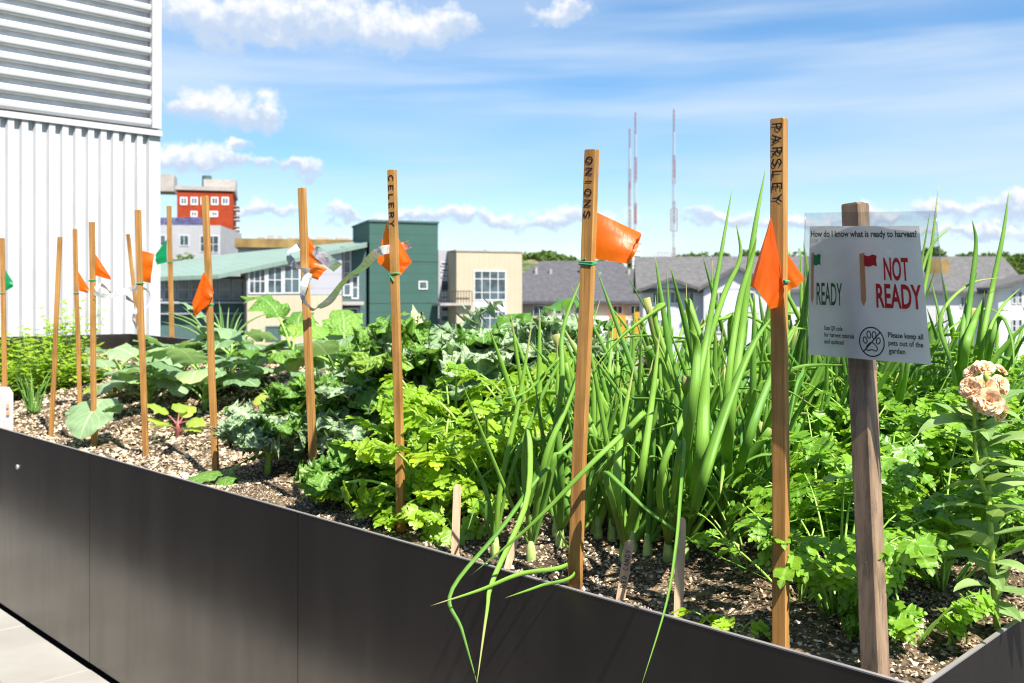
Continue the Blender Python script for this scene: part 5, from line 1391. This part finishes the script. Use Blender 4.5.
# ------------------------------------------------------------------ kale
KALE = 'curly kale plants'
def kale(base, label, n, H, L, Wd, mats, elev=(.5, 1.3), droop=(.6, 1.9), az0=None, azr=3.14, name='kale_plant', cat='kale', ruf=.23, group=KALE, lob=.26):
    o = empty(name, base, label, cat, group); m = MB(); b = np.asarray(base, float)
    for i in range(n):
        fr = i % 2 == 0 and az0 is None
        az = -1.75 + rng.normal(0, .75) if fr else i * 2.4 + rng.normal(0, .3) if az0 is None else az0 + rng.uniform(-azr, azr)
        lev = rng.uniform(.2, .85) * H; l = L * rng.uniform(.6, 1.08)
        grid_leaf(m, b + [0, 0, lev * .62], az, l, Wd * rng.uniform(.75, 1.2), rng.uniform(1.0, 1.45) if fr else rng.uniform(*elev), rng.uniform(1.7, 2.6) if fr else rng.uniform(*droop), 30, 18, ruf, rng.uniform(7, 10), .05, lob, rng.uniform(3, 5), rng.normal(0, .25), 'late', 0 if rng.random() < .75 else 2, l * .4, 1, .0035, .055, .2)
    m.tube([b - [0, 0, .02], b + [0, 0, H * .35], b + [.004, 0, H * .7]], [.011, .009, .006], 8, 1)
    m.build('foliage', mats, o, True); return o
KM = [M['kale'], M['stalk'], M['kale_green']]; KM2 = [M['kale_green'], M['stalk'], M['kale']]
for (u, v, n, H, L, Wd, mt, lab) in (
  (425, 450, 22, .44, .25, .15, KM, 'big curly kale right of the CELERY stake, in front of the teal tower'),
  (482, 446, 22, .42, .25, .15, KM, 'big curly kale in front of the cream block'),
  (530, 438, 18, .36, .24, .15, KM, 'curly kale behind the leftmost onion leaves'),
  (400, 428, 20, .40, .23, .14, KM2, 'greener curly kale at the back, behind the CELERY stake'),
  (362, 466, 22, .28, .19, .13, KM, 'curly kale between the foil wrapped stake and the CELERY stake'),
  (345, 500, 12, .10, .13, .11, KM2, 'low green kale at the rim between the foil wrapped stake and the CELERY stake'),
  (268, 474, 22, .16, .14, .12, KM, 'low blue green kale left of the foil wrapped stake'),
  (296, 440, 14, .19, .14, .12, KM2, 'green kale behind the foil wrapped stake'),
  (590, 420, 16, .26, .18, .14, KM, 'curly kale far back behind the ONIONS stake')):
    kale(G(u, v), lab, n, H, L, Wd, mt)

# ------------------------------------------------------------------ broad leaved plants
COL = 'broad leaved collard plants'
def broad(base, label, leaves, mats, name='collard_plant', cat='collard', group=COL, petr=.0045, nu=14, nv=10, ruf=.05, lob=.08, shape='round', fold=.12, hang=None):
    """leaves: (azimuth, length, width, elevation, droop, stalk, height of attachment)"""
    o = empty(name, base, label, cat, group); m = MB(); b = np.asarray(base, float); top = max(q[6] for q in leaves)
    for (az, L, Wd, el, dr, pet, z) in leaves:
        grid_leaf(m, b + [0, 0, z], az, L, Wd, el, dr, nu, nv, ruf, rng.uniform(2, 3.5), fold, lob, rng.uniform(2, 4), rng.normal(0, .2), shape, 0, pet, 1, petr, .012, .25)
    if hang:
        grid_leaf(m, hang[0], hang[1], hang[2], hang[3], -.45, .75, 16, 12, .05, 2.5, .12, .08, 3, 0, 'round', 0, 0, 1, petr, .012, .2, .8)
        m.tube([b, (b + hang[0]) / 2 + [0, 0, .03], hang[0]], [.006, .005, .004], 6, 1)
    m.tube([b - [0, 0, .02], b + [0, 0, top * .6], b + [0, 0, top + .01]], [.010, .009, .006], 8, 1)
    m.build('foliage', mats, o, True); return o
CM = [M['collard'], M['stalk']]
def ring_leaves(n, L, Wd, el, dr, pet, z0, z1):
    return [(i * 2.4 + rng.normal(0, .35), L * rng.uniform(.7, 1.15), Wd * rng.uniform(.75, 1.15), rng.uniform(*el), rng.uniform(*dr), pet * rng.uniform(.6, 1.2), z0 + (z1 - z0) * i / n) for i in range(n)]
broad(G(95, 444), 'small collard with one big drooping grey green leaf at the pointed flag stake', [(-.2, .09, .08, 1.0, 1.0, .07, .06), (1.6, .10, .09, .9, .8, .08, .06), (2.6, .09, .08, .7, .8, .08, .05)], CM, hang=(P(103, 399, 3.44), -1.75, .185, .185))
for (u, v, n, L, Wd, H, lab) in (
  (150, 404, 11, .17, .15, .14, 'collard left of the hanging flag stake, nearest the white building'), (205, 410, 12, .19, .16, .15, 'wide collard around the stake with the hanging flag'),
  (120, 392, 9, .15, .13, .12, 'collard behind the pointed flag stake'), (250, 392, 11, .18, .15, .15, 'collard right of the hanging flag stake'), (232, 376, 10, .18, .16, .17, 'rear collard in front of the tall grass blades'),
  (182, 382, 10, .16, .14, .12, 'rear collard left of the hanging flag stake, before the green flag stake'), (335, 405, 10, .17, .14, .15, 'collard behind the foil wrapped stake, near the back rim')):
    broad(G(u, v), lab, ring_leaves(n, L, Wd, (.35, 1.1), (.5, 1.5), .12, .02, H), CM)
broad(G(292, 395), 'tall broccoli plant with a leaf standing up left of the foil wrapped stake', [(2.7, .20, .18, 1.35, 1.6, .20, .12), (.5, .18, .15, .9, 1.2, .14, .10), (1.6, .18, .15, 1.2, .8, .14, .11), (-1.4, .2, .17, .7, 1.3, .14, .09), (-.4, .18, .15, .8, 1.2, .12, .08), (3.6, .18, .15, .8, 1.4, .12, .08)],
      [M['kale_green'], M['stalk']], 'broccoli_plant', 'broccoli', 'tall broccoli plants', .005, 16, 12, .09, .16)
broad(G(345, 392), 'tall broccoli plant with a leaf reaching right in front of the teal tower', [(.0, .20, .14, 1.0, 1.15, .16, .12), (.25, .15, .12, .8, .9, .12, .10), (1.8, .18, .15, 1.2, .8, .12, .11), (-1.2, .18, .15, .8, 1.2, .12, .09), (2.9, .18, .15, 1.0, 1.3, .14, .10), (3.9, .17, .15, .7, 1.3, .12, .08)],
      [M['kale_green'], M['stalk']], 'broccoli_plant', 'broccoli', 'tall broccoli plants', .005, 16, 12, .09, .16)
broad(G(512, 414), 'dark green crinkled leaf plant rising between the curly kale and the ONIONS stake', [(.0, .24, .20, 1.2, 1.9, .16, .16), (-1.0, .20, .18, 1.1, 2.0, .14, .14), (3.0, .14, .12, 1.1, 1.5, .16, .10), (1.5, .16, .14, 1.3, 1.0, .16, .09), (-1.2, .16, .14, 1.0, 1.5, .14, .06), (-.5, .18, .15, 1.1, 1.7, .16, .08)],
      [M['lettuce'], M['stalk']], 'leafy_plant', 'leafy plant', None, .004, 20, 12, .10, .16, 'late')
YG = 'low yellow green seedlings'
for (u, v, n, L, lab) in ((178, 436, 7, .095, 'low yellow green plant left of the hanging flag stake near the rim'), (112, 404, 8, .085, 'low yellow green plant beside the square orange flag stake'), (255, 432, 8, .10, 'yellow green young plant just behind the low blue green kale'), (325, 462, 6, .09, 'yellow green young plant beside the foil wrapped stake')):
    broad(G(u, v), lab, ring_leaves(n, L, L * .62, (.3, 1.1), (.4, 1.3), .06, .005, .05), [M['chard'], M['purple']], 'young_plant', 'young plant', YG, .0025, 10, 8, .06, .08, 'oval')
broad(G(232, 482), 'small plant with two dark leaves laid towards the rim right of the hanging flag stake', [(-2.4, .13, .06, .25, .5, .03, .03), (-1.5, .10, .06, .3, .8, .03, .02), (.4, .09, .06, .8, .9, .04, .03)], [M['kale_green'], M['stalk']], 'young_plant', 'young plant', YG, .0025, 10, 8, .06, .1, 'oval')

# ------------------------------------------------------------------ small leaved herbs, chives, leeks
def bush(base, label, n, H, L, name='herb_bush', cat='herb', group='leafy herbs at the far left', spread=.45):
    o = empty(name, base, label, cat, group); m = MB(); b = np.asarray(base, float)
    for i in range(n):
        az = rng.uniform(0, 6.283); ln = rng.uniform(0, spread); h = H * rng.uniform(.5, 1.1)
        d = np.array([math.cos(az) * math.sin(ln), math.sin(az) * math.sin(ln), math.cos(ln)]); r0 = np.array([math.cos(az), math.sin(az), 0]) * rng.uniform(0, .08)
        m.tube([b + r0, b + r0 + d * h * .5, b + r0 + d * h + [0, 0, -.01]], .0014, 4, 1)
        for k in range(9):
            t = .15 + .85 * k / 8; q = b + r0 + d * h * t
            for s in (0, 1): grid_leaf(m, q, az + k * 1.57 + s * 3.14 + rng.normal(0, .3), L * rng.uniform(.6, 1.2) * (1.1 - .35 * t), L * .62, rng.uniform(-.1, .7), rng.uniform(.2, .9), 4, 2, 0, 1, .25, 0, 1, 0, 'oval', 0)
    m.build('foliage', [M['herb'], M['stalk']], o, True); return o
for (u, v, n, H, lab) in ((20, 398, 26, .26, 'bright green herb bush at the left edge behind the small card'), (52, 392, 24, .25, 'bright green herb bush around the bare stake'), (70, 376, 24, .36, 'taller bright green herb bush in front of the ribbed wall'), (5, 380, 20, .26, 'rear bright green herb bush at the left edge'), (88, 384, 14, .18, 'small bright green herb bush right of the thin flag stake'), (38, 376, 20, .27, 'rear bright green herb bush left of the bare stake')):
    bush(G(u, v), lab, n, H, .042)
def blades(name, label, cat, base, n, H, r, mat, lean=.35, group=None, arc=.3):
    o = empty(name, base, label, cat, group); m = MB(); b = np.asarray(base, float)
    for i in range(n):
        az = rng.uniform(0, 6.283); ln = rng.uniform(.02, lean); h = H * rng.uniform(.5, 1.1); d = np.array([math.cos(az) * math.sin(ln), math.sin(az) * math.sin(ln), math.cos(ln)])
        p = b + np.array([math.cos(az), math.sin(az), 0]) * rng.uniform(0, .025); out = np.array([math.cos(az), math.sin(az), -.3]) * h * arc * rng.random()
        m.tube(spline([p, p + d * h * .4, p + d * h * .75 + out * .35, p + d * h + out], 10), rprof(10, r), 5, 0, rng.random(), .5)
    m.build('blades', M[mat], o, True); return o
blades('chive_clump', 'thin upright chives at the foot of the herbs left of the bare stake', 'chives', G(33, 414), 34, .20, .0032, 'chive', .3)
blades('leek_plant', 'clump of long grassy leek blades right of the hanging flag stake at the back', 'leek', G(226, 368), 22, .32, .0065, 'leek', .6, None, .55)
blades('grass_tuft', 'small grassy tuft in front of the foot of the far green flag stake', 'grass tuft', G(158, 372), 16, .14, .003, 'chive', .5, None, .4)

# ------------------------------------------------------------------ peach stock flower
b0 = G(998, 628); o = empty('stock_flower', b0, 'peach coloured double stock flower on a leafy stem at the right end', 'flower')
m = MB(); path = spline([b0 - [0, 0, .02], P(992, 560, 1.47), P(988, 480, 1.48), P(982, 430, 1.48), P(987, 398, 1.48)], 26); m.tube(path, np.linspace(.0050, .0030, 26), 8)
path2 = spline([P(987, 500, 1.48), P(976, 455, 1.47), P(974, 400, 1.46)], 14); m.tube(path2, np.linspace(.004, .0026, 14), 7); m.build('stem', M['stem'], o, True)
m = MB()
for i in range(46):
    t = .10 + .82 * i / 46; q = path[int(t * 25)]; az = i * 2.4 + rng.normal(0, .2); L = (.085 if t < .75 else .055) * rng.uniform(.75, 1.25)
    grid_leaf(m, q, az, L, L * .40, rng.uniform(.0, .8), rng.uniform(.3, 1.1), 10, 4, .02, 2, .35, 0, 1, rng.normal(0, .3), 'lance', 0)
for (az, L, z, el) in ((3.0, .10, 20, .15), (.2, .10, 21, .75), (.5, .09, 18, .5), (-.4, .09, 12, .35), (-.1, .10, 9, .6)):
    grid_leaf(m, path[z], az, L, L * .42, el, .9, 12, 4, .03, 2, .3, 0, 1, rng.normal(0, .2), 'lance', 0)
for k in range(7):
    q = path2[3 + k]; grid_leaf(m, q, k * 2.4, .04, .012, .7, .5, 6, 2, 0, 1, .3, 0, 1, 0, 'lance', 0)
m.build('leaves', M['stock_leaf'], o, True)
def bloom(c, rad, face):
    m = MB(); face = unit(face); a = unit(np.cross(face, [0, 0, 1.0])); b_ = np.cross(face, a)
    rad = rad * .9
    for layer in range(5):
        n = (9, 8, 7, 5, 4)[layer]; open_ = (1.25, .98, .72, .46, .2)[layer]
        for i in range(n):
            th = 6.283 * (i + .37 * layer + rng.uniform(-.2, .2)) / n; rd = a * math.cos(th) + b_ * math.sin(th)
            d = unit(rd * math.sin(open_) + face * math.cos(open_)); s_ = unit(np.cross(face, rd)); nn = np.cross(d, s_)
            L = rad * (1.0, .95, .85, .7, .55)[layer] * rng.uniform(.85, 1.15); V = []; ph = rng.uniform(0, 6.28, 2)
            for ii in range(6):
                t = ii / 5
                for jj in range(6):
                    s = jj / 2.5 - 1; w = L * .60 * (t ** .6 + .12) * (1 - .25 * t ** 5)
                    z = L * (.12 * s * s + .11 * t * math.sin(4.2 * s + ph[0]) + .08 * t * t * math.sin(8 * s + ph[1]) - .28 * t * t)
                    V.append(c + d * L * t * (1 - .12 * s * s) + s_ * s * w + nn * z - face * rad * .25)
            m.add(V, [(ii * 6 + jj, ii * 6 + jj + 1, ii * 6 + jj + 7, ii * 6 + jj + 6) for ii in range(5) for jj in range(5)], 0, r=np.clip(rng.normal(.62 - .06 * layer, .2), 0, 1))
    m.build('bloom', M['petal'], o, True)
for (u, v, d, rad, fc) in ((986, 387, 1.45, .021, (-.1, -1, .5)), (989, 400, 1.435, .025, (-.1, -1, .15)), (972, 388, 1.45, .019, (-.6, -.8, .3)), (1000, 385, 1.455, .018, (.5, -.8, .4)), (985, 370, 1.47, .018, (-.1, -.6, .9)), (1001, 411, 1.455, .017, (.7, -.7, -.4)), (976, 403, 1.46, .014, (-.8, -.5, -.4)), (972, 374, 1.48, .013, (-.7, -.4, .7)), (1000, 372, 1.48, .012, (.5, -.4, .8))):
    bloom(P(987 + (u - 987) * 1.12, 392 + (v - 392) * 1.14, d), rad * .93, np.array(fc))
for (u, v, d) in ((986, 377, 1.435), (971, 403, 1.45)):
    m = MB(); c = P(u, v, d); m.tube([c - [0, 0, .008], c - [0, 0, .003], c + [0, 0, .003], c + [0, 0, .008]], [.001, .004, .004, .001], 8); m.build('bud', M['stem'], o, True)
